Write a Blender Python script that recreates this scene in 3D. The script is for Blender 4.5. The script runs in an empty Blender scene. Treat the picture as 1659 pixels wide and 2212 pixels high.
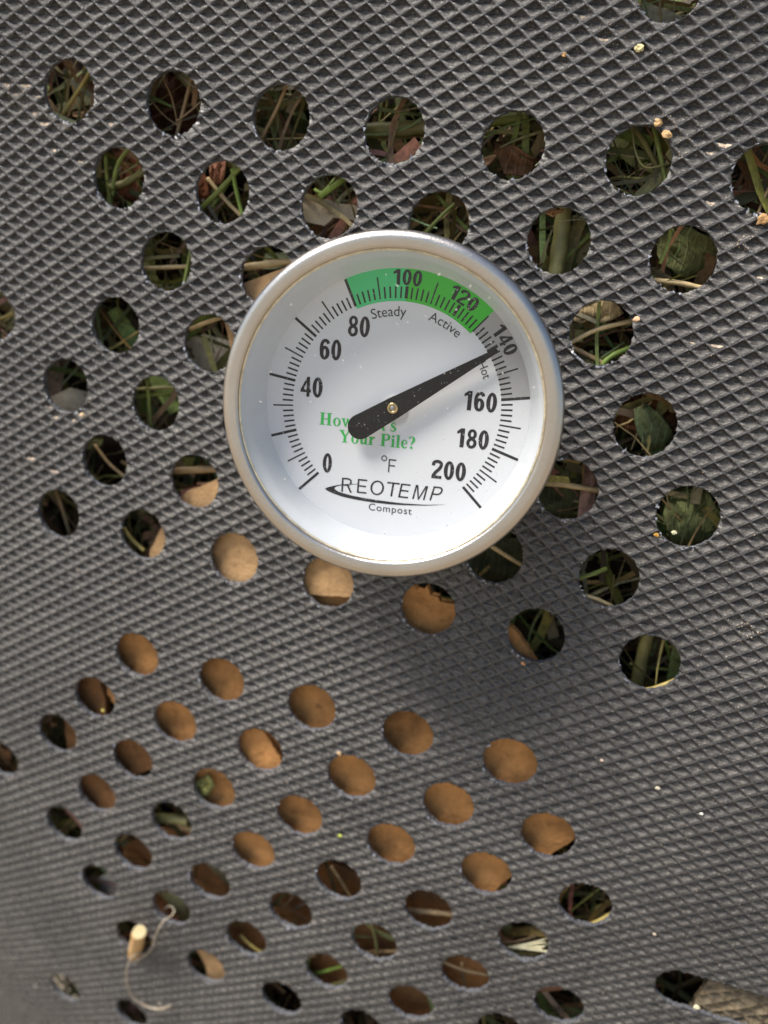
import bpy, bmesh, math, random
import numpy as np
from mathutils import Matrix, Vector
random.seed(7)
rng = np.random.default_rng(7)
SC = bpy.context.scene
COL = SC.collection

# ------------------------------------------------------------------ frames
# All measurements are in millimetres in the frame of the photographer's eye (x right, y down, z away);
# W turns them into the world, where the bin stands upright and the ground is z = 0.
zw = np.array([.155, -.96, -.238]); zw /= np.linalg.norm(zw)
yw = np.array([0, 0, 1.]) - zw * zw[2]; yw /= np.linalg.norm(yw)
xw = np.cross(yw, zw)
W = np.stack([xw, yw, zw])
EYE = np.array([0, 0, .62])
def world(P):
    return (np.asarray(P, float) @ W.T) * .001 + EYE

# ------------------------------------------------------------------ camera
cam_data = bpy.data.cameras.new('camera')
cam = bpy.data.objects.new('camera', cam_data); COL.objects.link(cam); SC.camera = cam
cam_data.sensor_fit = 'HORIZONTAL'; cam_data.sensor_width = 36
cam_data.lens = 36 * 1740 / 1659
cam_data.clip_start = .005; cam_data.clip_end = 200
cam_data.dof.use_dof = True; cam_data.dof.focus_distance = .158; cam_data.dof.aperture_fstop = 15
m = Matrix.Identity(4)
cols = [W @ np.array([1, 0, 0.]), W @ np.array([0, -1., 0]), W @ np.array([0, 0, -1.])]
for c in range(3):
    for r in range(3): m[r][c] = cols[c][r]
for r in range(3): m[r][3] = EYE[r]
cam.matrix_world = m

# ------------------------------------------------------------------ light
to_light = W @ np.array([-.40, -.80, -.43]); to_light /= np.linalg.norm(to_light)
elev = math.asin(to_light[2]); azim = math.atan2(to_light[0], to_light[1])
wd = bpy.data.worlds.new('World'); SC.world = wd; wd.use_nodes = True
nt = wd.node_tree
sky = nt.nodes.new('ShaderNodeTexSky'); sky.sky_type = 'NISHITA'; sky.sun_disc = False
sky.sun_elevation = elev; sky.sun_rotation = azim
nt.links.new(sky.outputs[0], nt.nodes['Background'].inputs[0])
nt.nodes['Background'].inputs[1].default_value = .078
sun_data = bpy.data.lights.new('sun', 'SUN'); sun = bpy.data.objects.new('sun', sun_data); COL.objects.link(sun)
sun_data.energy = 3.8; sun_data.angle = math.radians(26); sun_data.color = (1, .95, .88)
sun.rotation_euler = Vector(to_light.tolist()).to_track_quat('Z', 'Y').to_euler()
SC.view_settings.view_transform = 'Standard'; SC.view_settings.look = 'None'
SC.view_settings.gamma = 1; SC.view_settings.use_curve_mapping = False
SC.view_settings.exposure = .88
SC.cycles.max_bounces = 8; SC.cycles.transparent_max_bounces = 12
SC.cycles.use_denoising = True

# ------------------------------------------------------------------ helpers
def tag(o, label=None, cat=None, group=None, kind=None):
    if label: o['label'] = label
    if cat: o['category'] = cat
    if group: o['group'] = group
    if kind: o['kind'] = kind
    return o
def mesh_obj(name, verts, faces, mat=None, parent=None, smooth=False):
    me = bpy.data.meshes.new(name)
    me.from_pydata([tuple(v) for v in verts], [], [tuple(f) for f in faces]); me.update()
    if mat: me.materials.append(mat)
    if smooth: me.polygons.foreach_set('use_smooth', [True] * len(me.polygons))
    o = bpy.data.objects.new(name, me); COL.objects.link(o)
    if parent: o.parent = parent
    return o
def empty(name, parent=None):
    o = bpy.data.objects.new(name, None); COL.objects.link(o); o.empty_display_size = .005
    if parent: o.parent = parent
    return o
class Nodes:
    def __init__(s, name):
        s.m = bpy.data.materials.new(name); s.m.use_nodes = True; s.t = s.m.node_tree
        s.b = s.t.nodes['Principled BSDF']; s.out = s.t.nodes['Material Output']
    def n(s, typ, **kw):
        x = s.t.nodes.new(typ)
        for k, v in kw.items(): setattr(x, k, v)
        return x
    def l(s, a, b): s.t.links.new(a, b)
    def noise(s, vec, scale, detail=3, rough=.6, mapscale=None):
        if mapscale:
            mp = s.n('ShaderNodeMapping'); mp.inputs['Scale'].default_value = mapscale; s.l(vec, mp.inputs[0]); vec = mp.outputs[0]
        x = s.n('ShaderNodeTexNoise'); x.inputs['Scale'].default_value = scale
        x.inputs['Detail'].default_value = detail; x.inputs['Roughness'].default_value = rough; s.l(vec, x.inputs['Vector'])
        return x.outputs['Fac']
    def ramp(s, fac, stops):
        r = s.n('ShaderNodeValToRGB'); e = r.color_ramp.elements
        while len(e) < len(stops): e.new(.5)
        for q, (p, c) in zip(e, stops):
            q.position = p; q.color = (c, c, c, 1) if isinstance(c, (int, float)) else (*c, 1)
        s.l(fac, r.inputs[0]); return r.outputs[0]
    def mix(s, fac, a, b):
        x = s.n('ShaderNodeMix', data_type='RGBA')
        for i, v in ((0, fac), (6, a), (7, b)):
            if isinstance(v, tuple): x.inputs[i].default_value = (*v, 1)
            elif isinstance(v, (int, float)): x.inputs[i].default_value = v
            else: s.l(v, x.inputs[i])
        return x.outputs[2]
    def math(s, op, a, b=0.):
        x = s.n('ShaderNodeMath', operation=op)
        for i, v in ((0, a), (1, b)):
            if isinstance(v, (int, float)): x.inputs[i].default_value = v
            else: s.l(v, x.inputs[i])
        return x.outputs[0]
    def bump(s, h, strength, dist):
        b = s.n('ShaderNodeBump'); b.inputs['Strength'].default_value = strength; b.inputs['Distance'].default_value = dist
        s.l(h, b.inputs['Height']); s.l(b.outputs[0], s.b.inputs['Normal']); return b
def plain(name, col, rough=.6, spec=.4, metal=0., var=.25, scale=600, trans=0.):
    k = Nodes(name); tc = k.n('ShaderNodeTexCoord').outputs['Object']
    f = k.noise(tc, scale)
    lo = tuple(c * (1 - var) for c in col); hi = tuple(min(1, c * (1 + var)) for c in col)
    k.l(k.ramp(f, [(.3, lo), (.7, hi)]), k.b.inputs['Base Color'])
    k.b.inputs['Roughness'].default_value = rough; k.b.inputs['Specular IOR Level'].default_value = spec
    k.b.inputs['Metallic'].default_value = metal
    k.bump(f, .15, .0003)
    return k.m

# ------------------------------------------------------------------ the shape of the rolled bin wall
TERMS = [(i, j) for i in range(6) for j in range(6 - i)]
C=np.array( [[-1.83283e+01, 5.50005e+01, 2.02296e+02], [-2.02794e+01, 1.41272e+02, 4.53981e+01], [ 3.59758e+00,-3.49098e+00, 1.15070e+01], [ 7.17540e-01,-7.01393e-01, 1.99504e+00], [-8.93098e-01, 9.46635e-01,-3.05364e+00], [-2.32654e-01, 1.57774e-01,-4.20151e-01], [ 9.49072e+01, 2.15229e+01,-2.35170e+01], [ 1.61791e-01,-3.42669e-01,-6.11650e-01], [ 6.64412e-01,-6.19682e-01, 3.56918e+00], [-9.71829e-01, 1.10952e+00,-3.17315e+00], [-2.18197e-01, 7.90729e-02,-7.18266e-01], [ 3.57714e-01,-5.53702e-01, 1.49814e+00], [ 6.29121e-01,-5.04301e-01, 2.30295e+00], [ 2.76398e-01,-1.11667e-01, 5.50554e-01], [ 6.49632e-02,-1.64593e-01,-4.00950e-01], [ 1.36352e-01,-2.49757e-01, 3.20436e-01], [-3.52632e-01, 3.24506e-01,-8.52904e-01], [-2.02168e-01, 1.75045e-01,-2.33865e-01], [ 2.58261e-02, 1.05539e-02,-5.07086e-02], [-1.15815e-02, 4.41411e-03,-1.80931e-01], [-3.88885e-02, 5.45957e-02,-7.71289e-02]] )
HOLES= [(-0.9, 0.18, 6.35, 6.54), (24.5, 0.08, 6.35, 6.54), (49.41, 0.18, 6.35, 6.54), (74.39, -0.06, 6.35, 6.54), (99.28, 0.02, 6.35, 6.54), (124.18, -0.16, 6.35, 6.54), (148.36, 0.09, 6.35, 6.54), (12.31, 16.76, 6.35, 6.54), (37.57, 16.69, 6.35, 6.54), (62.51, 16.49, 6.35, 6.54), (111.97, 16.65, 6.35, 6.54), (136.69, 16.77, 6.35, 6.54), (25.28, 33.21, 6.35, 6.54), (50.31, 32.83, 6.35, 6.54), (124.13, 33.22, 6.35, 6.54), (13.28, 49.55, 6.35, 6.54), (37.9, 49.69, 6.35, 6.54), (136.7, 50.01, 6.35, 6.54), (0.43, 66.22, 6.35, 6.54), (25.33, 66.08, 6.35, 6.54), (124.14, 66.38, 6.35, 6.54), (149.2, 66.91, 6.35, 6.54), (12.34, 82.85, 6.35, 6.54), (37.45, 82.83, 6.35, 6.54), (111.6, 84.02, 6.35, 6.54), (136.62, 83.55, 6.35, 6.54), (-0.58, 99.77, 6.35, 6.35), (24.39, 99.44, 6.35, 6.35), (49.65, 99.68, 6.35, 6.35), (74.18, 100.0, 6.35, 6.35), (99.0, 100.27, 6.35, 6.35), (124.1, 100.19, 6.35, 6.35), (148.95, 100.26, 6.35, 6.35), (24.38, 133.5, 6.35, 6.13), (49.28, 133.51, 6.35, 6.13), (74.38, 133.5, 6.35, 6.13), (99.27, 133.23, 6.35, 6.13), (124.31, 133.14, 6.35, 6.13), (11.8, 150.45, 6.35, 6.13), (36.74, 150.16, 6.35, 6.13), (61.83, 150.18, 6.35, 6.13), (87.02, 149.68, 6.35, 6.13), (112.08, 149.48, 6.35, 6.13), (136.57, 149.62, 6.35, 6.13), (-0.6, 166.47, 6.35, 6.13), (24.16, 166.57, 6.35, 6.13), (49.59, 166.83, 6.35, 6.13), (74.52, 166.31, 6.35, 6.13), (99.68, 166.16, 6.35, 6.13), (124.31, 165.64, 6.35, 6.13), (148.75, 165.83, 6.35, 6.13), (12.41, 182.64, 6.35, 6.13), (37.18, 182.75, 6.35, 6.13), (62.46, 182.82, 6.35, 6.13), (87.34, 182.74, 6.35, 6.13), (111.98, 182.66, 6.35, 6.13), (136.78, 182.75, 6.35, 6.13), (0.68, 198.92, 6.35, 6.13), (24.86, 199.19, 6.35, 6.13), (49.99, 199.27, 6.35, 6.13), (74.9, 199.16, 6.35, 6.13), (99.4, 199.34, 6.35, 6.13), (124.43, 199.74, 6.35, 6.13), (149.01, 200.31, 6.35, 6.13), (12.8, 216.31, 6.35, 6.13), (37.71, 215.28, 6.35, 6.13), (62.32, 215.85, 6.35, 6.13), (87.28, 216.39, 6.35, 6.13), (111.88, 216.74, 6.35, 6.13), (24.57, 233.67, 6.35, 6.13), (49.67, 233.94, 6.35, 6.13), (74.64, 234.11, 6.35, 6.13), (86.94, 16.64, 6.35, 6.35), (74.52, 33.29, 6.35, 6.35), (99.36, 33.29, 6.35, 6.35), (62.1, 49.93, 6.35, 6.35), (86.94, 49.93, 6.35, 6.35), (111.78, 49.93, 6.35, 6.35), (49.68, 66.58, 6.35, 6.35), (74.52, 66.58, 6.35, 6.35), (99.36, 66.58, 6.35, 6.35), (62.1, 83.22, 6.35, 6.35), (86.94, 83.22, 6.35, 6.35), (136.62, 216.32, 6.35, 6.35), (99.36, 232.97, 6.35, 6.35), (124.2, 232.97, 6.35, 6.35), (123.04, -30.62, 6.0, 6.0), (-20.31, 52.33, 6.0, 6.0), (-21.03, 182.76, 6.0, 6.0), (-4.63, 275.33, 6.0, 6.0), (22.51, 271.53, 6.0, 6.0)]

def S(u, v):
    U = (np.asarray(u, float) - 75) / 100; V = (np.asarray(v, float) - 140) / 150
    return np.stack([U ** i * V ** j for i, j in TERMS], -1) @ C
def frame(u, v, h=.05):
    a = (S(u + h, v) - S(u - h, v)) / (2 * h); b = (S(u, v + h) - S(u, v - h)) / (2 * h)
    n = -np.cross(a, b); n /= np.linalg.norm(n, axis=-1, keepdims=True)
    return a, b, n
def F_img(P): return np.stack([1740 * P[..., 0] / P[..., 2] + 829.5, 1740 * P[..., 1] / P[..., 2] + 1106], -1)
def inv(x, y):
    q = np.array([75., 140.])
    for _ in range(25):
        r = F_img(S(*q)) - np.array([x, y])
        J = np.stack([(F_img(S(q[0] + .1, q[1])) - F_img(S(q[0] - .1, q[1]))) / .2,
                      (F_img(S(q[0], q[1] + .1)) - F_img(S(q[0], q[1] - .1))) / .2], 1)
        q = q - np.clip(np.linalg.solve(J, r), -40, 40)
    return q
def at(x, y, d=0.):
    """millimetre point seen in direction x, y that lies d behind the front of the wall (negative: in front)"""
    u, v = inv(x, y); P = S(u, v); n = frame(u, v)[2]; r = P / np.linalg.norm(P)
    return P + r * d / max(.25, -(n @ r))

# ------------------------------------------------------------------ ground
gm = Nodes('soil')
tc = gm.n('ShaderNodeTexCoord').outputs['Object']
gm.l(gm.ramp(gm.noise(tc, 9, 6), [(.3, (.20, .16, .11)), (.7, (.36, .30, .22))]), gm.b.inputs['Base Color'])
gm.b.inputs['Roughness'].default_value = .9
g = mesh_obj('ground', [(-60, -60, 0), (60, -60, 0), (60, 60, 0), (-60, 60, 0)], [(0, 1, 2, 3)], gm.m)
tag(g, kind='structure')

# ------------------------------------------------------------------ embossed, drilled plastic wall
WU, WV, DEPTH, THICK = 4.81, 3.535, 1.02, 1.3
# gauge frame (used here only for the hole its stem goes through)
GN = np.array([-.173, .21, -.96]); GN /= np.linalg.norm(GN)
GO = np.array([2.824, -22.023, 161.])
GX = np.array([1, 0, 0]) - GN * GN[0]; GX /= np.linalg.norm(GX)
GY = np.cross(GN, GX)
if GY[1] > 0: GY = -GY
GC = GO + GX * -.66 + GY * -1.03                    # centre of the dial, face plane
def hit_wall():
    t = 0.
    q = np.array([84., 55.])
    for _ in range(40):
        P = GC - GN * t; q = inv(*F_img(P)); Q = S(*q); n = frame(*q)[2]
        t += ((P - Q) @ n) / (GN @ n)
    return q, t
(stem_uv, stem_t) = hit_wall()
holes = [tuple(h) + (0.,) for h in HOLES]
if min(np.hypot(h[0] - stem_uv[0], h[1] - stem_uv[1]) for h in holes) > 4.5:
    holes.append((stem_uv[0], stem_uv[1], 3.2, 3.2, 0.))
SLOT = (174.5, 183.0, 5.4, 5.4, 40.)                # a clasp slot: round end, straight run to the right

K = np.array([0, .035, .10, .22, .40, .60, .80, .965]); KQ = np.array([0, .035, .20, .40, .60, .78, .90, .965])
i0, i1, j0, j1 = -32, 146, -112, 68
pp = (np.arange(i0, i1)[:, None] + K).ravel(); qq = (np.arange(j0, j1)[:, None] + KQ).ravel()
NP_, NQ = len(pp), len(qq)
ci = np.repeat(np.arange(i0, i1), 8); cj = np.repeat(np.arange(j0, j1), 8)
PI_, QI = np.meshgrid(np.arange(NP_ - 1), np.arange(NQ - 1), indexing='ij')
pc = .5 * (pp[:-1] + pp[1:])[:, None]; qc = .5 * (qq[:-1] + qq[1:])[None]
uc = WU * (pc + qc) / 2; vc = WV * (pc - qc) / 2
keep = (uc > -58) & (uc < 226) & (vc > -66) & (vc < 345)
im = F_img(S(np.where(keep, uc, 75), np.where(keep, vc, 140)))
keep &= (im[..., 0] > -330) & (im[..., 0] < 1990) & (im[..., 1] > -330) & (im[..., 1] < 2540)
def hole_d(u, v, h):
    du, dv = u - h[0], v - h[1]
    if h[4]: du = np.where(du > 0, np.maximum(0, du - h[4]), du)
    return np.hypot(du / h[2], dv / h[3]), np.arctan2(dv, du)
hid = np.full(uc.shape, -1)
allholes = holes + [SLOT]
jag = [(rng.uniform(0, 6.3, 6), rng.uniform(.2, 1, 6)) for _ in allholes]
def rad(k, th):
    ph, am = jag[k]; r = 1.
    for q, n in enumerate((2, 3, 11, 19, 29, 41)):
        r = r + (.011, .007, .010, .015, .013, .011)[q] * am[q] * np.sin(n * th + ph[q])
    return r
for k, h in enumerate(allholes):
    near = (np.abs(uc - h[0] - h[4] / 2) < 9 + h[4] / 2) & (np.abs(vc - h[1]) < 9)
    d, th = hole_d(uc, vc, h)
    inside = near & (d < 1); keep &= ~inside
fi = np.argwhere(keep); fp, fq = fi[:, 0], fi[:, 1]
quad = np.stack([fp * NQ + fq, (fp + 1) * NQ + fq, (fp + 1) * NQ + fq + 1, fp * NQ + fq + 1], 1)
used, invx = np.unique(quad, return_inverse=True); quad = invx.reshape(quad.shape)
vp, vq = used // NQ, used % NQ
P_, Q_ = pp[vp], qq[vq]
u = WU * (P_ + Q_) / 2; v = WV * (P_ - Q_) / 2
fr = lambda x: x - np.floor(x)
def relief(P_, Q_):
    """depth of the embossing: each cell drops steeply below its two upper ridges and rises slowly to its two lower ones"""
    fp_, fq_ = fr(P_), fr(Q_)
    up_ = np.minimum(fp_, 1 - fq_); lo_ = np.minimum(1 - fp_, fq_)
    a = np.clip((up_ - .03) / .13, 0, 1); a = a * a * (3 - 2 * a)
    b = np.clip((lo_ - .03) / .55, 0, 1) ** .8
    h = np.minimum(a, b)
    cell = (np.floor(P_ + 1e-6) * 73856093 + np.floor(Q_ + 1e-6) * 19349663).astype(np.int64)
    jit = ((cell * 2654435761) % 1000) / 1000.
    return h * DEPTH * (.82 + .36 * jit)
def bulge_at(u, v): return .35 * np.sin(u / 31 + 1) * np.sin(v / 43) + .2 * np.sin(u / 13 + v / 17)
def on_wall(u, v, lift=0.):
    """point on the embossed face"""
    return S(u, v) + frame(u, v)[2] * (bulge_at(u, v) - relief(u / WU + v / WV, u / WU - v / WV) + lift)[..., None]
disp = relief(P_, Q_)
# edges of the sheet that border a hole
e = np.concatenate([quad[:, [0, 1]], quad[:, [1, 2]], quad[:, [2, 3]], quad[:, [3, 0]]])
es = np.sort(e, 1); key = es[:, 0].astype(np.int64) * len(used) + es[:, 1]
uk, first, cnt = np.unique(key, return_index=True, return_counts=True)
be = e[first[cnt == 1]]
bv = np.unique(be)
isb = np.zeros(len(used), int) - 1
for k, h in enumerate(allholes):
    d, th = hole_d(u[bv], v[bv], h)
    sel = d < 1.35
    if h[4]: sel &= (np.abs(u[bv] - h[0] - h[4] / 2) < 9 + h[4] / 2)
    b = bv[sel]; isb[b] = k
    du, dv = u[b] - h[0], v[b] - h[1]
    off = np.clip(du, 0, h[4]) if h[4] else 0.
    du = du - off; th = np.arctan2(dv / h[3], du / h[2]); r = rad(k, th)
    u[b] = h[0] + off + h[2] * r * np.cos(th); v[b] = h[1] + h[3] * r * np.sin(th)
disp[isb >= 0] = np.minimum(disp[isb >= 0], .35)
a_, b_, n_ = frame(u, v)
bulge = bulge_at(u, v)
V3 = S(u, v) + n_ * (bulge - disp)[:, None] * np.array([1, 1, 1])
he = be[(isb[be[:, 0]] >= 0) & (isb[be[:, 1]] >= 0)]
hv = np.unique(he); remap = np.full(len(used), -1); remap[hv] = np.arange(len(hv)) + len(used)
back = V3[hv] - n_[hv] * (THICK - .2)
walls = np.stack([he[:, 1], he[:, 0], remap[he[:, 0]], remap[he[:, 1]]], 1)
allv = np.concatenate([V3, back]); allf = np.concatenate([quad, walls])
uvs = np.concatenate([np.stack([u, v], 1), np.stack([u[hv], v[hv] + .4], 1)])
me = bpy.data.meshes.new('compost_bin')
me.vertices.add(len(allv)); me.vertices.foreach_set('co', world(allv).astype(np.float32).ravel())
me.loops.add(allf.size); me.loops.foreach_set('vertex_index', allf.astype(np.int32).ravel())
me.polygons.add(len(allf)); me.polygons.foreach_set('loop_start', np.arange(0, allf.size, 4, dtype=np.int32))
me.polygons.foreach_set('loop_total', np.full(len(allf), 4, np.int32))
me.polygons.foreach_set('material_index', np.r_[np.zeros(len(quad), np.int32), np.ones(len(walls), np.int32)])
uvl = me.uv_layers.new(name='UVMap'); uvl.data.foreach_set('uv', (uvs[allf.ravel()] * .1).astype(np.float32).ravel())
me.update(calc_edges=True); me.validate()
me.polygons.foreach_set('use_smooth', np.r_[np.ones(len(quad), bool), np.zeros(len(walls), bool)])

def plastic(name, dust=1.):
    k = Nodes(name)
    uv = k.n('ShaderNodeUVMap', uv_map='UVMap').outputs[0]
    wr = k.noise(uv, 1, 3, .65, (2.2, 22, 1))            # fine wrinkles that run across each cell
    gr = k.noise(uv, 60, 2, .7)                           # grain
    big = k.noise(uv, .35, 4, .6)
    mid = k.noise(uv, 3.3, 4, .7)
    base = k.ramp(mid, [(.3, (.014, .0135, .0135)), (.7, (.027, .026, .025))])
    # the cell floors hold pale dust, the ridges do not; bare upper slopes paint in shade
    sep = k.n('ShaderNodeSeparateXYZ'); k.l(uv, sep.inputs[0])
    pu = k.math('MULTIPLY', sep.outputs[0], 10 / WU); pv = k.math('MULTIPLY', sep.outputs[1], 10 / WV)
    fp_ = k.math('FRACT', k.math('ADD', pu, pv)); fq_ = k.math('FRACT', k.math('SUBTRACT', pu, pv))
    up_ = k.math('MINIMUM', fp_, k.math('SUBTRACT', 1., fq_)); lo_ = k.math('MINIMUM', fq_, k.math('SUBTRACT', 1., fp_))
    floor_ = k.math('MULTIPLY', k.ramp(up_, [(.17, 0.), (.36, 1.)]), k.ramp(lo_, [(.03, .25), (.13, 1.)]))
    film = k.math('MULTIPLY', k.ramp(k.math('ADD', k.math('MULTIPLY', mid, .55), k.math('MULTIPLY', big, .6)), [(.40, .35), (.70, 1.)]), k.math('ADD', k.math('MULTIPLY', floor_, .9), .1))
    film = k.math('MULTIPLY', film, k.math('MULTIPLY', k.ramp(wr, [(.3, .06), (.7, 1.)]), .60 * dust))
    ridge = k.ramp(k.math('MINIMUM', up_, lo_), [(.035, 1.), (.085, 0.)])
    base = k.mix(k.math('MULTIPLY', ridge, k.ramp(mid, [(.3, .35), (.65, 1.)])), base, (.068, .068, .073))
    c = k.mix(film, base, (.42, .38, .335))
    spk_glint = k.ramp(k.noise(uv, 24, 1, .5), [(.70, 0.), (.73, 1.)])  # tan dust specks, increased to paint in small pale glints
    c = k.mix(k.math('MULTIPLY', spk_glint, .7 * dust), c, (.50, .42, .32))
    crust = k.math('MULTIPLY', k.ramp(k.noise(uv, .9, 5, .75), [(.70, 0.), (.76, 1.)]), floor_)
    c = k.mix(k.math('MULTIPLY', crust, .7), c, (.50, .40, .27))
    k.l(c, k.b.inputs['Base Color'])
    k.l(k.ramp(mid, [(.3, .20), (.7, .37)]), k.b.inputs['Roughness'])
    k.b.inputs['Specular IOR Level'].default_value = .7
    h = k.math('ADD', k.math('MULTIPLY', k.math('MULTIPLY', wr, floor_), 1.), k.math('MULTIPLY', gr, .22))
    k.bump(h, 1., .0006)
    return k.m
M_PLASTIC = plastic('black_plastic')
kc = Nodes('cut_plastic'); tcc = kc.n('ShaderNodeTexCoord').outputs['Object']
kc.l(kc.ramp(kc.noise(tcc, 1500, 3), [(.35, (.06, .06, .066)), (.7, (.17, .175, .19))]), kc.b.inputs['Base Color'])
kc.b.inputs['Roughness'].default_value = .35; kc.bump(kc.noise(tcc, 2500, 3), .6, .0004)
M_CUT = kc.m
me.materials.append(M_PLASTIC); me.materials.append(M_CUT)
BIN = bpy.data.objects.new('compost_bin', me); COL.objects.link(BIN)
tag(BIN, 'dark grey plastic compost bin wall embossed with diamonds and drilled with rows of round holes', 'compost bin')

# plastic swarf left on the lower left rims of the holes: slivers that belong to the wall
sv, sf = [], []
for k, h in enumerate(holes):
    for _ in range(rng.integers(6, 15)):
        th = math.radians(rng.normal(128, 38)); r = rng.uniform(.97, 1.06)
        uu, vv = h[0] + h[2] * r * math.cos(th), h[1] + h[3] * r * math.sin(th)
        A, B, N = frame(uu, vv); T = -A * math.sin(th) + B * math.cos(th); R = A * math.cos(th) + B * math.sin(th)
        L = rng.uniform(.2, .75); w = rng.uniform(.12, .3)
        p0 = S(uu, vv) + N * (.1 + bulge.mean()); d = T * rng.normal(0, .9) + N * rng.uniform(0, .35) - R * rng.uniform(-.2, .6); d /= np.linalg.norm(d)
        sd = np.cross(d, N); sd /= np.linalg.norm(sd) + 1e-9
        b0 = len(sv)
        sv += [p0 - d * .2 + sd * w, p0 - d * .2 - sd * w, p0 - d * .2 - N * w, p0 + d * L]
        sf += [(b0, b0 + 1, b0 + 3), (b0 + 1, b0 + 2, b0 + 3), (b0 + 2, b0, b0 + 3)]
km = plain('swarf_plastic', (.30, .32, .37), .3, .6)
sw = mesh_obj('plastic_swarf', world(np.array(sv)), sf, km, BIN)
# one more turn of the same sheet shows, dirty, inside the clasp slot
ou, ov = np.meshgrid(np.linspace(SLOT[0] + 5.6, SLOT[0] + 52, 233), np.linspace(170, 198, 141), indexing='ij')
ou = ou + (ov - 183) * -.12
p_, q_ = ou / WU + ov / WV + .4, ou / WU - ov / WV + .2
ss = relief(p_, q_)
nn_ = frame(ou, ov)[2]
P3 = S(ou, ov) - nn_ * (1.6 + ss + .2 * np.sin(ou * 1.1 + ov * .7))[..., None]
nu, nv = ou.shape
idx = np.arange(nu * nv).reshape(nu, nv)
qd = np.stack([idx[:-1, :-1], idx[1:, :-1], idx[1:, 1:], idx[:-1, 1:]], -1).reshape(-1, 4)
ed = idx[0]; base = nu * nv
bk = P3[0] - nn_[0] * 1.4
wl = [(ed[t + 1], ed[t], base + t, base + t + 1) for t in range(nv - 1)]
ol = mesh_obj('overlap_sheet', world(np.concatenate([P3.reshape(-1, 3), bk])), np.concatenate([qd, np.array(wl)]).tolist(), None, BIN, True)
kd = Nodes('dirty_plastic'); tcd = kd.n('ShaderNodeTexCoord').outputs['Object']
kd.l(kd.mix(kd.ramp(kd.noise(tcd, 330, 5, .7), [(.40, 0.), (.72, .8)]), (.085, .066, .042), (.33, .245, .135)), kd.b.inputs['Base Color'])
kd.b.inputs['Roughness'].default_value = .6; kd.bump(kd.noise(tcd, 1800, 3), .25, .0004)
ol.data.materials.append(kd.m)

# ------------------------------------------------------------------ dial thermometer
def metal(name, col, rough, brush=0.):
    k = Nodes(name); tc = k.n('ShaderNodeTexCoord').outputs['Object']
    f = k.noise(tc, 2600, 2, .6); g2 = k.noise(tc, 90, 4, .6)
    k.l(k.ramp(g2, [(.3, tuple(c * .88 for c in col)), (.7, col)]), k.b.inputs['Base Color'])
    k.b.inputs['Metallic'].default_value = 1
    k.l(k.ramp(g2, [(.3, rough), (.7, rough * 1.25)]), k.b.inputs['Roughness'])
    k.bump(f, brush, .00012)
    return k.m
M_STEEL = metal('brushed_steel', (.60, .55, .49), .30, .45)
M_BRASS = metal('brass', (.72, .52, .24), .28)
def white_plastic(name, col, rough):
    k = Nodes(name); tc = k.n('ShaderNodeTexCoord').outputs['Object']
    f = k.noise(tc, 60, 3); k.l(k.ramp(f, [(.3, tuple(c * .97 for c in col)), (.7, col)]), k.b.inputs['Base Color'])
    k.b.inputs['Roughness'].default_value = rough
    return k.m
M_FACE = white_plastic('white_dial_paint', (.765, .765, .785), .5)
M_RING = white_plastic('white_ring', (.62, .635, .66), .4)
def ink(name, col, wear=.68, flake=(.62, .62, .62)):
    k = Nodes(name); tc = k.n('ShaderNodeTexCoord').outputs['Object']
    f = k.noise(tc, 1700, 3, .7); f2 = k.noise(tc, 700, 4, .75)
    w = k.math('MAXIMUM', k.ramp(f, [(wear - .02, 0.), (wear + .02, .8)]), k.ramp(f2, [(wear - .01, 0.), (wear + .03, .7)]))
    k.l(k.mix(w, col, flake), k.b.inputs['Base Color']); k.b.inputs['Roughness'].default_value = .6; k.b.inputs['Specular IOR Level'].default_value = .2
    return k.m
M_INK = ink('black_ink', (.022, .021, .026), .66)
M_INK2 = ink('grey_ink', (.06, .06, .065), .72)
M_GREEN = ink('green_ink', (.05, .50, .10), .9)
M_TEAL = ink('pale_green_ink', (.085, .66, .25), .80, (.5, .62, .5))
M_BAND = ink('mid_green_ink', (.06, .55, .05), .80, (.5, .62, .45))
M_GREY = ink('light_grey_ink', (.41, .40, .40), .76)
TH = empty('thermometer')
mm = Matrix.Identity(4)
for c, ax in enumerate((GX, GY, GN)):
    w_ = W @ ax
    for r in range(3): mm[r][c] = w_[r]
gc = world(GC)
for r in range(3): mm[r][3] = gc[r]
TH.matrix_world = mm
tag(TH, 'round dial thermometer with white face and steel rim stuck into the bin wall', 'thermometer')
def G(name, verts, faces, mat, parent=TH, smooth=False):
    return mesh_obj(name, np.asarray(verts, float) * .001, faces, mat, parent, smooth)
def lathe(name, prof, mat, parent=TH, seg=160, smooth=True, closed=False):
    vs, fs = [], []
    n = len(prof)
    for i in range(seg):
        a = 2 * math.pi * i / seg
        vs += [(r * math.cos(a), r * math.sin(a), t) for r, t in prof]
    for i in range(seg):
        j = (i + 1) % seg
        for q in range(n if closed else n - 1):
            q2 = (q + 1) % n
            fs.append((i * n + q, j * n + q, j * n + q2, i * n + q2))
    return G(name, vs, fs, mat, parent, smooth)
def arc(c, r, a0, a1, n):
    return [(c[0] + r * math.cos(math.radians(a0 + (a1 - a0) * i / n)), c[1] + r * math.sin(math.radians(a0 + (a1 - a0) * i / n))) for i in range(n + 1)]
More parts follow.
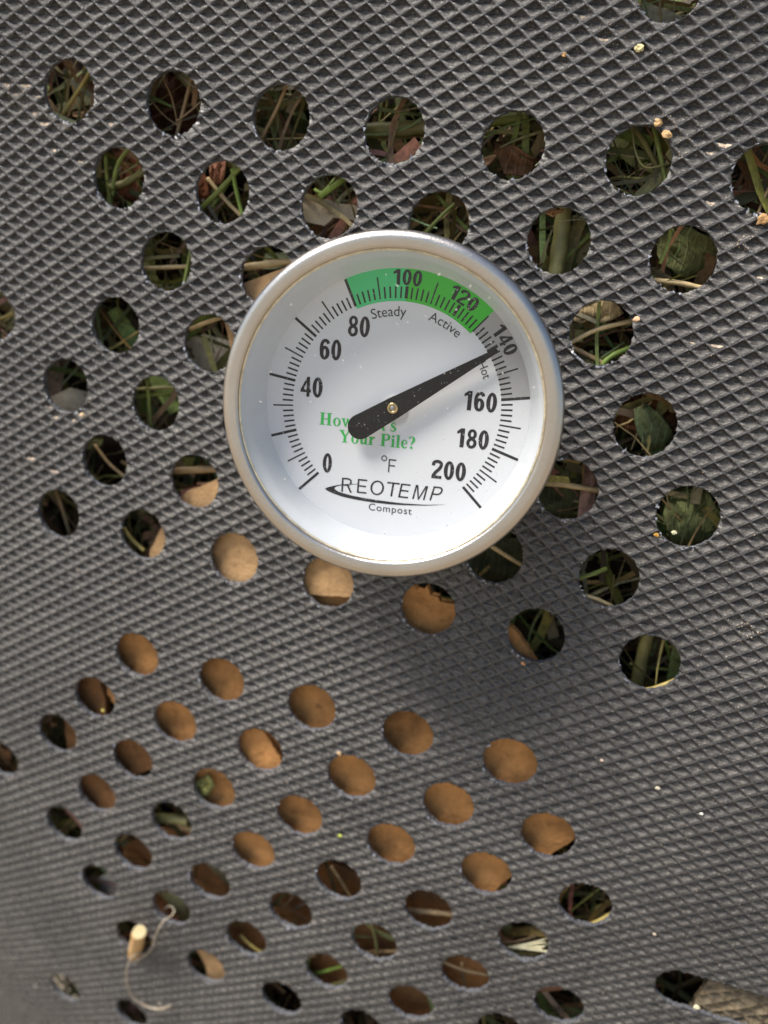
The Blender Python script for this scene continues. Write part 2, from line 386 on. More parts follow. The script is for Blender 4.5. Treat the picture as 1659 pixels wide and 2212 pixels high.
# rolled rim
prof = [(29.35, 8.4), (29.5, 9.2)] + arc((30.15, 9.2), .65, 180, 100, 6) + [(30.9, 9.86)] + arc((31.2, 8.25), 1.68, 85, 0, 12) + [(32.9, 7.4), (32.6, 6.2), (32.0, 5.6), (31.6, 5.2)]
bez = lathe('bezel', prof, M_STEEL)
lathe('gasket', [(29.1, 8.95), (29.25, 9.15), (29.55, 9.2), (29.6, 8.9)], plain('brass_liner', (.66, .58, .42), .35, .5, .7), bez)
lathe('case', [(31.7, 5.4), (31.6, -1.5), (30.6, -3.2), (4.2, -3.6), (4.0, -7.5), (3.0, -8.2), (0.01, -8.2)], M_STEEL)
lathe('stem', [(1.6, -8.0), (1.6, -stem_t - 60), (0.01, -stem_t - 63)], M_STEEL, seg=32)
lathe('inner_ring', [(26.75, .02), (26.95, .35), (27.6, 2.2), (28.15, 4.2), (28.6, 6.6), (29.0, 7.2), (29.3, 8.85)], M_RING)
k = Nodes('clear_lens')
tr = k.n('ShaderNodeBsdfTransparent'); tr.inputs[0].default_value = (.965, .975, .97, 1)
gl = k.n('ShaderNodeBsdfGlossy'); gl.inputs['Roughness'].default_value = .02
df = k.n('ShaderNodeBsdfDiffuse'); df.inputs[0].default_value = (.62, .60, .54, 1)
fz = k.n('ShaderNodeFresnel'); fz.inputs[0].default_value = 1.45
m1 = k.n('ShaderNodeMixShader'); m2 = k.n('ShaderNodeMixShader')
k.l(fz.outputs[0], m1.inputs[0]); k.l(tr.outputs[0], m1.inputs[1]); k.l(gl.outputs[0], m1.inputs[2])
tco = k.n('ShaderNodeTexCoord').outputs['Object']
sm = k.math('ADD', k.math('MULTIPLY', k.ramp(k.noise(tco, 900, 1, .4), [(.735, 0.), (.775, 1.)]), .5), k.math('MULTIPLY', k.ramp(k.noise(tco, 45, 4, .6), [(.4, .0), (.8, 1.)]), .02))
k.l(sm, m2.inputs[0]); k.l(m1.outputs[0], m2.inputs[1]); k.l(df.outputs[0], m2.inputs[2]); k.l(m2.outputs[0], k.out.inputs[0])
lathe('lens', [(.01, 9.0), (20, 9.0), (29.45, 9.0)], k.m)
face = lathe('dial_face', [(.01, 0), (14, 0), (26.76, 0)], M_FACE)

# --- printing on the face
def ring_poly(r0, r1, a0, a1, z, n=40):                       # clock angles, degrees
    vs, fs = [], []
    for i in range(n + 1):
        a = math.radians(a0 + (a1 - a0) * i / n); s_, c_ = math.sin(a), math.cos(a)
        vs += [(r0 * s_, r0 * c_, z), (r1 * s_, r1 * c_, z)]
    for i in range(n): fs.append((2 * i, 2 * i + 2, 2 * i + 3, 2 * i + 1))
    return vs, fs
TA = [(0, 229.3), (20, 256.4), (40, 283.8), (60, 310.8), (80, 338.2), (100, 365.8), (120, 392.7), (140, 419.0), (160, 445.4), (180, 472.2), (200, 498.6)]
ang = lambda T: float(np.interp(T, *zip(*TA)))
G('pale_green_band', *ring_poly(20.55, 26.72, ang(80), ang(100), .02), M_TEAL, face)
G('green_band', *ring_poly(20.55, 26.72, ang(100), ang(130), .02), M_BAND, face)
G('grey_band', *ring_poly(21.2, 26.72, ang(130), ang(160), .02), M_GREY, face)
vs, fs = [], []
for T in range(0, 201, 2):
    a = math.radians(ang(T))
    if T in (100, 120, 140): r0, r1, w = 21.1, 23.4, .62
    elif T % 20 == 0: r0, r1, w = 21.1, 26.65, .54
    elif T % 10 == 0: r0, r1, w = 21.1, 25.3, .30
    else: r0, r1, w = 21.1, 23.3, .34
    s_, c_ = math.sin(a), math.cos(a); b = len(vs)
    for r, q in ((r0, -1), (r0, 1), (r1, 1), (r1, -1)):
        vs.append((r * s_ + q * w / 2 * c_, r * c_ - q * w / 2 * s_, .04))
    fs.append((b, b + 1, b + 2, b + 3))
G('scale_marks', vs, fs, M_INK, face)
def glyphs(txt, bold=0., space=1.):
    cu = bpy.data.curves.new('text', 'FONT'); cu.body = txt; cu.size = 1; cu.offset = bold; cu.space_character = space
    cu.resolution_u = 5
    o = bpy.data.objects.new('text', cu); COL.objects.link(o)
    bpy.context.view_layer.update()
    me_ = bpy.data.meshes.new_from_object(o.evaluated_get(bpy.context.evaluated_depsgraph_get()))
    v_ = np.array([w__.co[:2] for w__ in me_.vertices]); f_ = [tuple(p.vertices) for p in me_.polygons]
    bpy.data.objects.remove(o); bpy.data.curves.remove(cu); bpy.data.meshes.remove(me_)
    return v_, f_
CAPH = np.ptp(glyphs('H')[0][:, 1]); CAPY = glyphs('H')[0][:, 1].min()
def text(txt, cx, cy, width, cap, rot, bold=0., shear=0., space=1., bend=None, z=.06):
    """centre of the capitals at cx, cy (mm from the dial centre), rot in degrees clockwise"""
    v_, f_ = glyphs(txt, bold, space)
    x = v_[:, 0] - (v_[:, 0].min() + v_[:, 0].max()) / 2; x = x * width / np.ptp(x)
    y = (v_[:, 1] - CAPY - CAPH / 2) * cap / (CAPH + 2 * bold)
    x = x + y * shear
    if bend:
        r0 = math.hypot(cx, cy); a0 = math.atan2(cx, cy)
        a = a0 + x / r0; X_, Y_ = (r0 + y) * np.sin(a), (r0 + y) * np.cos(a)
    else:
        t = math.radians(-rot); X_ = cx + x * math.cos(t) - y * math.sin(t); Y_ = cy + x * math.sin(t) + y * math.cos(t)
    return np.stack([X_, Y_, np.full(len(X_), z)], 1), f_
def gather(items):
    vs, fs = [], []
    for v_, f_ in items:
        b = len(vs); vs += [tuple(q) for q in v_]; fs += [tuple(i + b for i in f) for f in f_]
    return vs, fs
CX, CY = -.66, -1.03
T_ = lambda s, x, y, *a, **kw: text(s, x - CX, y - CY, *a, **kw)
# letters drawn as strokes of changing width (capital height 1)
def stroke(pts, ws, n=0):
    """polyline with a width at each point"""
    P = np.array(pts, float); ws = np.array(ws, float)
    if n:
        t = np.linspace(0, len(P) - 1, n); i = np.clip(np.floor(t).astype(int), 0, len(P) - 2); f = (t - i)[:, None]
        g_ = lambda k_: P[np.clip(i + k_, 0, len(P) - 1)]
        P = .5 * (2 * g_(0) + (g_(1) - g_(-1)) * f + (2 * g_(-1) - 5 * g_(0) + 4 * g_(1) - g_(2)) * f ** 2 + (3 * g_(0) - g_(-1) - 3 * g_(1) + g_(2)) * f ** 3)
        ws = np.interp(t, range(len(ws)), ws)
    d = np.gradient(P, axis=0); d /= np.linalg.norm(d, axis=1, keepdims=True) + 1e-9
    nn = np.stack([-d[:, 1], d[:, 0]], 1) * ws[:, None] / 2
    v_ = np.empty((2 * len(P), 2)); v_[0::2] = P + nn; v_[1::2] = P - nn
    return v_, [(2 * i, 2 * i + 1, 2 * i + 3, 2 * i + 2) for i in range(len(P) - 1)]
def box(x0, y0, x1, y1): return np.array([(x0, y0), (x1, y0), (x1, y1), (x0, y1)], float), [(0, 1, 2, 3)]
def quad4(*p): return np.array(p, float), [(0, 1, 2, 3)]
def oval(cx, cy, rx, ry, ix, iy, n=28):
    v_ = []; 
    for i in range(n):
        a = 2 * math.pi * i / n; v_ += [(cx + rx * math.cos(a), cy + ry * math.sin(a)), (cx + ix * math.cos(a), cy + iy * math.sin(a))]
    return np.array(v_), [(2 * i, (2 * i + 2) % (2 * n), (2 * i + 3) % (2 * n), 2 * i + 1) for i in range(n)]

DW = .198                                                     # weight of the bold numerals
c_ = lambda pts, n=26, w=DW: stroke(pts, [w] * len(pts), n)
BOLD = {
 '0': (.58, [oval(.29, .5, .265, .51, .265 - DW, 51e-2 - .165, 40)]),
 '1': (.50, [box(.22, 0, .22 + DW + .01, 1), quad4((.04, .70), (.04, .84), (.24, 1), (.30, .80)), ]),
 '2': (.58, [c_([(.07, .70), (.10, .86), (.28, .935), (.45, .86), (.47, .70), (.38, .52), (.22, .34), (.12, .17), (.10, .08)], 34, .17), box(.02, 0, .54, .16)]),
 '4': (.60, [box(.34, 0, .50, 1), box(.02, .22, .57, .37), quad4((.02, .35), (.18, .35), (.40, .88), (.36, 1.0))]),
 '6': (.58, [oval(.29, .33, .26, .34, .26 - DW, .34 - .15, 36), c_([(.475, .78), (.42, .89), (.30, .93), (.18, .86), (.115, .70), (.10, .50), (.11, .33)], 26, .165)]),
 '8': (.58, [oval(.29, .735, .235, .27, .235 - .155, .27 - .14, 32), oval(.29, .27, .265, .285, .265 - .165, .285 - .15, 34)])}
LT = .105                                                     # weight of the light capitals
l_ = lambda pts, n=0, w=LT: stroke(pts, [w] * len(pts), n)
LIGHT = {
 'R': (.74, [box(.04, 0, .04 + LT, 1), l_([(.14, .95), (.46, .95), (.60, .86), (.62, .74), (.58, .60), (.46, .51), (.14, .50)], 26), quad4((.36, .50), (.48, .52), (.73, 0), (.60, 0))]),
 'E': (.66, [box(.04, 0, .04 + LT, 1), box(.14, .895, .64, 1), box(.14, .46, .60, .56), box(.14, 0, .66, .105)]),
 'O': (.86, [oval(.43, .5, .42, .52, .42 - .11, .52 - .10, 44)]),
 'T': (.72, [box(.305, 0, .305 + LT, .9), box(0, .895, .72, 1)]),
 'M': (.86, [box(.04, 0, .14, 1), box(.72, 0, .82, 1), quad4((.10, 1), (.20, 1), (.47, 0), (.39, 0)), quad4((.39, 0), (.47, 0), (.76, 1), (.66, 1))]),
 'P': (.70, [box(.04, 0, .04 + LT, 1), l_([(.14, .95), (.46, .95), (.61, .86), (.64, .72), (.60, .57), (.46, .47), (.14, .46)], 26)]),
 'F': (.62, [box(.04, 0, .04 + LT, 1), box(.14, .895, .62, 1), box(.14, .46, .55, .56)])}
def sans(FT, txt, cx, cy, width, cap, rot=0., shear=0., bend=False, z=.05, gap=.03):
    """capitals centred on cx, cy, turned rot degrees clockwise or bent round the dial"""
    x0 = cx - CX; y0 = cy - CY; tot = sum(FT[c][0] for c in txt) + gap * (len(txt) - 1); sx = width / tot
    out = []; x = 0.
    for c in txt:
        for v_, f_ in FT[c][1]:
            z += .0012
            a = (v_[:, 0] + x - tot / 2) * sx; b = (v_[:, 1] - .5) * cap; a = a + shear * b
            if bend:
                r0 = math.hypot(x0, y0); an = math.atan2(x0, y0) + a / r0; q = np.stack([(r0 + b) * np.sin(an), (r0 + b) * np.cos(an), np.full(len(a), z)], 1)
            else:
                t = math.radians(-rot); q = np.stack([x0 + a * math.cos(t) - b * math.sin(t), y0 + a * math.sin(t) + b * math.cos(t), np.full(len(a), z)], 1)
            out.append((q, f_))
        x += FT[c][0] + gap
    return out
nm = []
for s_, x_, y_, w_, h_, r_, bd in (('0', -14.74, -12.73, 2.1, 4.0, 4, 0), ('40', -17.75, 2.73, 4.75, 4.0, 4, 0), ('60', -13.72, 10.18, 4.6, 4.0, 4, 0), ('80', -7.88, 14.69, 4.55, 3.95, 4, 0),
        ('160', 16.33, .26, 6.7, 3.8, 4.5, 0), ('180', 15.0, -7.11, 6.6, 3.8, 4.5, 0), ('200', 10.41, -13.61, 7.0, 3.75, 4.5, 0),
        ('100', 1.8, 23.9, 5.8, 2.9, 5, 1), ('120', 12.8, 19.95, 6.1, 2.75, 32, 1), ('140', 20.85, 12.1, 6.1, 2.75, 60, 1)):
    nm += sans(BOLD, s_, x_, y_, w_, h_, r_, 0, bool(bd))
G('numerals', *gather(nm), M_INK, face)
G('zone_names', *gather([T_('Steady', -1.95, 17.55, 7.0, 1.9, 0, 0, bend=True), T_('Active', 9.27, 15.2, 7.0, 1.75, 0, 0, bend=True),
                         T_('Hot', 17.05, 6.35, 3.3, 1.65, 0, 0, bend=True)]), M_INK2, face)
R4 = 4.2
lg = []
for ch, x, y, w, sh in (('R', -10.67, -17.26, 2.45, .0), ('E', -7.5, -17.39, 2.15, .02), ('O', -4.29, -17.62, 2.9, .05), ('T', -1.12, -17.85, 2.55, .10),
                        ('E', 1.32, -18.07, 2.15, .14), ('M', 4.61, -18.30, 2.8, .18), ('P', 7.91, -18.45, 2.2, .22)):
    lg += sans(LIGHT, ch, x, y, w, 2.95, R4, sh)
so = [(-8.2, -16.94), (-10.08, -16.98), (-11.72, -17.13), (-13.38, -17.46), (-14.81, -17.86), (-15.33, -18.16), (-14.82, -18.56), (-13.4, -19.15), (-11.75, -19.68), (-9.4, -20.14), (-7.05, -20.48), (-4.72, -20.75), (-1.7, -20.97), (1.08, -21.05), (5.67, -20.98), (9.76, -20.64)]
si = [(-8.2, -17.01), (-10.08, -17.1), (-11.96, -17.34), (-12.91, -17.61), (-13.2, -17.8), (-13.29, -17.95), (-13.15, -18.27), (-12.45, -18.67), (-11.27, -19.03), (-9.39, -19.46), (-7.05, -19.85), (-4.72, -20.14), (-1.7, -20.45), (1.08, -20.68), (5.67, -20.82), (9.76, -20.62)]
sv_ = [(x - CX, y - CY, .05) for p in zip(so, si) for x, y in p]
lg.append((np.array(sv_), [(2 * i, 2 * i + 2, 2 * i + 3, 2 * i + 1) for i in range(len(so) - 1)]))
G('logo', *gather(lg), M_INK, face)
rg = ring_poly(.40, .60, 0, 360, .06, 28)
un = [(np.array(rg[0]) + np.array([-2.81 - CX, -11.45 - CY, 0]), rg[1]), *sans(LIGHT, 'F', -1.25, -12.98, 1.65, 2.75, R4), T_('Compost', -1.58, -21.95, 9.0, 1.42, R4, 0, 0, 1.12)]
G('unit_and_caption', *gather(un), M_INK2, face)
# slogan in a bold roman
X = .67
SER = {
 'H': (.98, [box(.12, .055, .33, .945), box(.62, .055, .83, .945), box(.33, .46, .62, .53)] + [box(a, b, a + .4, b + .055) for a in (.03, .53) for b in (0, .945)]),
 'o': (.62, [oval(.31, .33, .285, .35, .125, .29)]),
 'w': (.86, [quad4((.03, X), (.22, X), (.36, 0), (.28, 0)), quad4((.28, 0), (.36, 0), (.50, X), (.44, X)), quad4((.36, X), (.54, X), (.66, 0), (.58, 0)), quad4((.58, 0), (.66, 0), (.82, X), (.76, X)), box(-.01, X - .04, .27, X + .01), box(.66, X - .04, .88, X + .01)]),
 't': (.42, [box(.11, .1, .29, .88), box(.01, X - .07, .40, X), stroke([(.20, .16), (.22, .04), (.31, .02), (.40, .1)], [.18, .13, .07, .04], 9)]),
 "'": (.24, [quad4((.06, .98), (.2, .98), (.15, .62), (.11, .62))]),
 's': (.50, [stroke([(.42, .50), (.36, .62), (.22, .65), (.12, .55), (.16, .42), (.30, .32), (.39, .22), (.36, .07), (.22, .0), (.09, .05), (.05, .2)], [.04, .06, .08, .13, .17, .18, .16, .12, .08, .06, .04], 26)]),
 'Y': (.92, [quad4((.06, .945), (.30, .945), (.57, .45), (.38, .45)), quad4((.42, .47), (.53, .47), (.80, .945), (.71, .945)), box(.37, .055, .57, .47), box(-.01, .945, .40, 1), box(.60, .945, .90, 1), box(.27, 0, .67, .055)]),
 'u': (.68, [box(.10, .14, .27, X - .05), box(.42, .05, .59, X - .05), stroke([(.185, .18), (.2, .06), (.29, .04), (.42, .12)], [.17, .14, .1, .05], 9), box(.01, X - .05, .27, X), box(.33, X - .05, .59, X), box(.42, 0, .68, .05)]),
 'r': (.54, [box(.10, .05, .28, X - .05), box(.01, X - .05, .28, X), box(.01, 0, .38, .05), stroke([(.27, .42), (.33, .58), (.42, .62), (.47, .56)], [.06, .11, .14, .16], 9)]),
 'P': (.78, [box(.12, .055, .33, .945), box(.03, 0, .43, .055), box(.03, .945, .43, 1), stroke([(.33, .965), (.52, .955), (.64, .87), (.66, .75), (.62, .60), (.50, .52), (.33, .51)], [.06, .08, .16, .2, .16, .09, .06], 22)]),
 'i': (.36, [box(.10, .05, .28, X - .05), box(.01, X - .05, .28, X), box(.01, 0, .37, .05), oval(.185, .87, .105, .105, .001, .001, 14)]),
 'l': (.36, [box(.10, .05, .28, .96), box(.01, .95, .28, 1), box(.01, 0, .37, .05)]),
 'e': (.56, [stroke([(.14, .37), (.46, .37), (.45, .52), (.37, .64), (.26, .64), (.15, .52), (.13, .34), (.17, .14), (.29, .045), (.42, .07), (.50, .17)], [.05, .05, .1, .07, .06, .13, .17, .15, .11, .07, .04], 30)]),
 '?': (.56, [stroke([(.08, .80), (.12, .94), (.25, .97), (.38, .90), (.42, .74), (.36, .58), (.26, .44), (.25, .29)], [.13, .07, .06, .14, .19, .16, .08, .04], 22), oval(.255, .1, .1, .1, .001, .001, 14)]),
 ' ': (.34, [])}
def serif(txt, x0, y0, x1, y1, cap, gap=.02):
    """baseline from x0, y0 to x1, y1"""
    tot = sum(SER[c][0] + gap for c in txt); L = math.hypot(x1 - x0, y1 - y0); sx = L / tot
    ux, uy = (x1 - x0) / L, (y1 - y0) / L; out = []; x = 0; z = .05
    for c in txt:
        for v_, f_ in SER[c][1]:
            z += .0012
            a, b = (v_[:, 0] + x) * sx, v_[:, 1] * cap
            out.append((np.stack([x0 - CX + a * ux - b * uy, y0 - CY + a * uy + b * ux, np.full(len(a), z)], 1), f_))
        x += SER[c][0] + gap
    return out
sl = serif("How Hot's", -16.35, -4.80, -.25, -5.98, 2.5) + serif('Your Pile?', -12.3, -8.30, 3.55, -9.47, 2.5)
G('slogan', *gather(sl), M_GREEN, face)
# --- pointer
tip = np.array([20.07, 11.2]); tail = np.array([-6.65, -3.85])
dr = (tip - tail) / np.linalg.norm(tip - tail); nr = np.array([-dr[1], dr[0]])
hubp = tail + dr * 7.8
outl = [tip + nr * .42, tip + dr * .12, tip - nr * .42, hubp - nr * 2.12]
a0 = math.atan2(nr[1], nr[0])
outl += [tail + 2.5 * np.array([math.cos(a0 + math.pi - math.pi * i / 14), math.sin(a0 + math.pi - math.pi * i / 14)]) for i in range(15)]
outl += [hubp + nr * 2.12]
n_o = len(outl)
vs = [(p[0], p[1], 2.55) for p in outl] + [(p[0], p[1], 2.15) for p in outl]
fs = [tuple(range(n_o))[::-1], tuple(range(n_o, 2 * n_o))] + [(i, (i + 1) % n_o, n_o + (i + 1) % n_o, n_o + i) for i in range(n_o)]
kp = ink('black_pointer_paint', (.009, .009, .010), .685, (.42, .42, .40))
bm = bmesh.new()
pv = [bm.verts.new(Vector(v_) * .001) for v_ in vs]
for f_ in fs: bm.faces.new([pv[i] for i in f_])
bmesh.ops.recalc_face_normals(bm, faces=bm.faces)
pm = bpy.data.meshes.new('pointer'); bm.to_mesh(pm); bm.free(); pm.materials.append(kp)
PT = bpy.data.objects.new('pointer', pm); COL.objects.link(PT); PT.parent = TH
lathe('hub_pin', [(1.08, 2.3), (1.08, 2.95), (.95, 3.05), (.62, 3.05), (.6, 2.8)], M_BRASS, PT, 40)
lathe('pin_end', [(.62, 2.8), (.5, 2.98), (.01, 3.02)], plain('grey_pin', (.36, .34, .31), .4, .5, .6), PT, 24)
lathe('washer', [(.01, .55), (2.2, .55), (2.4, .45), (2.4, .02)], plain('pale_washer', (.50, .49, .47), .5), TH, 48)

# ------------------------------------------------------------------ what the bin holds
def colmat(name, rough=.65, trans=.0, scale=900, stripe=True):
    k = Nodes(name); at_ = k.n('ShaderNodeVertexColor', layer_name='Col').outputs[0]
    tc = k.n('ShaderNodeTexCoord').outputs['Object']
    f = k.noise(tc, scale, 3, .6)
    k.l(k.mix(k.ramp(f, [(.35, 0.), (.7, .6)]), at_, (.05, .04, .02)), k.b.inputs['Base Color'])
    k.b.inputs['Roughness'].default_value = rough; k.bump(f, .3, .0003)
    return k.m
M_CLIP = colmat('cut_grass')
def ribbon_mesh(name, blades, mat, parent=None):
    """blades: list of (points Nx3 mm, half width vector fn, colour)"""
    vs, fs, cs = [], [], []
    for P, Wd, c in blades:
        b = len(vs); n = len(P)
        for p, w in zip(P, Wd): vs += [p - w, p, p + w]
        # a slight keel down the middle
        for q in range(n - 1):
            o = b + 3 * q; fs += [(o, o + 1, o + 4, o + 3), (o + 1, o + 2, o + 5, o + 4)]
        cs += [c] * (3 * n)
    o = mesh_obj(name, world(np.array(vs)), fs, mat, parent, True)
    ca = o.data.color_attributes.new('Col', 'FLOAT_COLOR', 'POINT')
    ca.data.foreach_set('color', np.array([(*c, 1) for c in cs], np.float32).ravel())
    return o
GREEN = [(.16, .16, .035), (.19, .18, .05), (.09, .10, .025), (.25, .22, .075), (.13, .125, .04)]
STRAW = [(.48, .38, .18), (.36, .28, .13), (.38, .28, .115), (.26, .20, .08)]
BROWN = [(.15, .09, .03), (.09, .056, .022), (.19, .12, .042)]
def seen(u, v):
    P = F_img(S(u, v)); return -150 < P[0] < 1810 and -150 < P[1] < 2360
bl = []
while len(bl) < 8500:
    u0, v0 = rng.uniform(-55, 220), rng.uniform(-62, 340)
    if not seen(u0, v0): continue
    a = rng.uniform(0, 6.28); L = rng.uniform(10, 45); n = 6; kappa = rng.normal(0, .03)
    d0 = rng.uniform(5, 30)
    if v0 > 66 and u0 < 150: d0 = rng.uniform(13, 34)      # card lies against the wall here
    low = v0 > 120; slot_ = u0 > 160 and v0 > 160
    if slot_ and d0 < 24: continue
    near_ = low and rng.random() < .10
    if near_ and v0 > 190: d0 = rng.uniform(5, 10)
    else: near_ = False
    dd = rng.normal(0, .12)
    t = np.linspace(-L / 2, L / 2, n); th = a + kappa * t
    uu = u0 + np.cumsum(np.cos(th)) * L / n - np.cos(a) * L / 2; vv = v0 + np.cumsum(np.sin(th)) * L / n - np.sin(a) * L / 2
    N = frame(u0, v0)[2]; dep = np.maximum(4.0 if near_ else 2.5 if d0 < 13 else 11, d0 + dd * t)
    P = S(uu, vv) - N * dep[:, None]
    T = np.gradient(P, axis=0); T /= np.linalg.norm(T, axis=1, keepdims=True)
    tilt = rng.uniform(-1.0, 1.0); sd = np.cross(T, N); sd /= np.linalg.norm(sd, axis=1, keepdims=True)
    up = np.cross(sd, T); wd_ = sd * math.cos(tilt) + up * math.sin(tilt)
    wmax = rng.choice([.22, .4, .75, 1.3, 2.3], p=[.30, .30, .22, .12, .06])
    taper = np.clip(np.linspace(1.1, rng.uniform(.2, 1), n), 0, 1)
    pr = max(rng.random(), .3 if near_ else 0)
    c = GREEN[rng.integers(5)] if pr < (.22 if low else .62) else STRAW[rng.integers(4)] if pr < (.5 if low else .84) else BROWN[rng.integers(3)]
    if c in BROWN: wmax = min(wmax, .9)
    bl.append((P, wd_ * (wmax * taper)[:, None], tuple(q * rng.uniform(.6, 1.4) for q in c)))
o = ribbon_mesh('grass_clippings', bl, M_CLIP)
tag(o, 'tangle of cut grass and hay packed inside the bin behind the holes', 'grass clippings', kind='stuff')
# the dark, rotted core of the heap
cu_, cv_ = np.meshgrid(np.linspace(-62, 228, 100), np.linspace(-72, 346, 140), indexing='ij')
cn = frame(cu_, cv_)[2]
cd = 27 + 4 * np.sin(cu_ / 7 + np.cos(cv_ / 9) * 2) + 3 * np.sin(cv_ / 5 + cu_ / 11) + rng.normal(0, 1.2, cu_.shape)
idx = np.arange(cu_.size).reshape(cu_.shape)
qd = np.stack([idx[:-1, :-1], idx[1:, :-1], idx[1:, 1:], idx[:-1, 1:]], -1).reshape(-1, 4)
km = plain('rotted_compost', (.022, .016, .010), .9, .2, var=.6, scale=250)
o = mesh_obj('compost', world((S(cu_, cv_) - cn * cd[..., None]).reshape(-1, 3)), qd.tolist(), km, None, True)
tag(o, 'dark rotted compost deep behind the grass clippings', 'compost', kind='stuff')

# ---- pieces of card and paper
def slab(name, pts, d, thick, mat, label, cat, group=None, rough=0., bend=0.):
    """pts: outline in sight directions, laid at depth d behind the wall; becomes a solid sheet"""
    P = []
    n = len(pts)
    for i in range(n):
        a, b = np.array(pts[i], float), np.array(pts[(i + 1) % n], float)
        kk = max(1, int(np.hypot(*(b - a)) / (9 if rough else 40)))
        for q in range(kk):
            p = a + (b - a) * q / kk + rng.normal(0, rough, 2)
            P.append(p)
    dd = d if callable(d) else (lambda p: d)
    base = np.array([at(p[0], p[1], dd(p)) for p in P])
    c = base.mean(0); _, _, vt = np.linalg.svd(base - c); nrm = vt[2] if vt[2][2] > 0 else -vt[2]
    bm = bmesh.new()
    fr_ = [bm.verts.new(Vector(world(p).tolist())) for p in base]
    bk_ = [bm.verts.new(Vector(world(p + nrm * thick).tolist())) for p in base]
    N_ = len(base)
    f1 = bm.faces.new(fr_); f2 = bm.faces.new(bk_[::-1])
    for i in range(N_): bm.faces.new((fr_[i], bk_[i], bk_[(i + 1) % N_], fr_[(i + 1) % N_]))
    bmesh.ops.triangulate(bm, faces=[f1, f2]); bmesh.ops.recalc_face_normals(bm, faces=bm.faces)
    me_ = bpy.data.meshes.new(name); bm.to_mesh(me_); bm.free(); me_.materials.append(mat)
    o = bpy.data.objects.new(name, me_); COL.objects.link(o)
    return tag(o, label, cat, group)
def card(name, col):
    k = Nodes(name); tc = k.n('ShaderNodeTexCoord').outputs['Object']
    a = k.noise(tc, 75, 5, .65); b = k.noise(tc, 700, 4, .75)
    fib = k.noise(tc, 160, 3, .7, (1, 1, 9))
    c = k.ramp(k.math('ADD', k.math('MULTIPLY', a, .9), k.math('MULTIPLY', fib, .1)), [(.32, tuple(q * .38 for q in col)), (.5, tuple(q * .85 for q in col)), (.66, tuple(min(1, q * 1.12) for q in col))])
    st = k.ramp(k.noise(tc, 190, 4, .65), [(.60, 0.), (.70, 1.)])
    sp = k.ramp(k.noise(tc, 820, 2, .6), [(.66, 0.), (.72, 1.)])
    wv = k.n('ShaderNodeTexWave'); wv.inputs['Scale'].default_value = 42; wv.inputs['Distortion'].default_value = 9; wv.inputs['Detail'].default_value = 4; wv.inputs['Detail Scale'].default_value = 2
    k.l(tc, wv.inputs['Vector']); vn = k.ramp(wv.outputs['Fac'], [(.03, 1.), (.12, 0.)])
    dk = k.math('MAXIMUM', k.math('MULTIPLY', st, .7), k.math('MAXIMUM', k.math('MULTIPLY', sp, .5), k.math('MULTIPLY', vn, .10)))
    k.l(k.mix(dk, c, tuple(q * .3 for q in col)), k.b.inputs['Base Color'])
    k.b.inputs['Roughness'].default_value = .85; k.b.inputs['Specular IOR Level'].default_value = .2
    k.bump(k.math('ADD', k.math('MULTIPLY', b, .5), k.math('ADD', k.math('MULTIPLY', a, 3.), k.math('MULTIPLY', fib, .2))), .6, .0006)
    return k.m
M_CARD = card('brown_card', (.58, .28, .098)); M_CARD2 = card('buff_card', (.52, .32, .155)); M_DCARD = card('damp_card', (.24, .115, .045))
M_PAPER = card('grey_paper', (.40, .36, .29))
gC = 'pieces of card in the compost'
slab('cardboard', [(232, 1345), (330, 1292), (640, 1245), (868, 1262), (874, 1268), (891, 1263), (902, 1275), (912, 1278), (922, 1268), (929, 1285), (945, 1292), (950, 1299), (963, 1303), (981, 1305), (1010, 1318), (1060, 1330), (1112, 1362), (1140, 1400), (1165, 1450), (1230, 1560), (1295, 1740), (1236, 1818), (1100, 1896), (1060, 1932), (960, 1915), (905, 1895), (800, 1885), (690, 1828), (600, 1892), (530, 1905), (480, 1840), (432, 1780), (445, 1705), (330, 1630), (232, 1500)], 4.1, 2.5, M_CARD,
     'large sheet of brown cardboard filling the holes below the thermometer', 'cardboard', gC, .8)
slab('cardboard', [(322, 1195), (368, 1100), (402, 1062), (480, 1030), (600, 1100), (790, 1180), (790, 1292), (707, 1288), (640, 1280), (420, 1275), (330, 1235)], 2.3, .8, M_CARD2,
     'buff cardboard strip with a torn lower edge at the lower left of the thermometer rim', 'cardboard', gC, .8)
slab('cardboard', [(500, 1568), (563, 1570), (590, 1612), (614, 1656), (600, 1692), (505, 1690)], 2.9, .9, M_CARD,  # added flap: its cast shadow draws the dark slit
     'cardboard flap added so that its shadow draws a dark line along its right edge', 'cardboard', gC, .8)
slab('cardboard', [(120, 1440), (212, 1455), (226, 1510), (232, 1570), (330, 1590), (332, 1660), (250, 1690), (250, 1760), (160, 1760), (140, 1560)], 4.5, 2, M_DCARD,
     'dark damp cardboard scrap in the small holes at the left of the lower group', 'cardboard', gC, .8)
slab('cardboard', [(470, 628), (525, 612), (628, 573), (720, 650), (620, 800), (500, 760)], 3.2, 1.5, M_CARD2,
     'greyish cardboard behind the hole at the upper left of the rim', 'cardboard', gC)
slab('cardboard', [(770, 1985), (868, 2010), (960, 2110), (950, 2225), (830, 2225), (760, 2060)], 7, 2, M_DCARD,
     'brown cardboard in the holes near the bottom centre of the photo', 'cardboard', gC, .8)
slab('cardboard', [(425, 2052), (492, 2040), (505, 2130), (448, 2140), (446, 2090)], 3, 2, M_CARD2,
     'tan cardboard scrap in the hole right of the curled fibre', 'cardboard', gC)
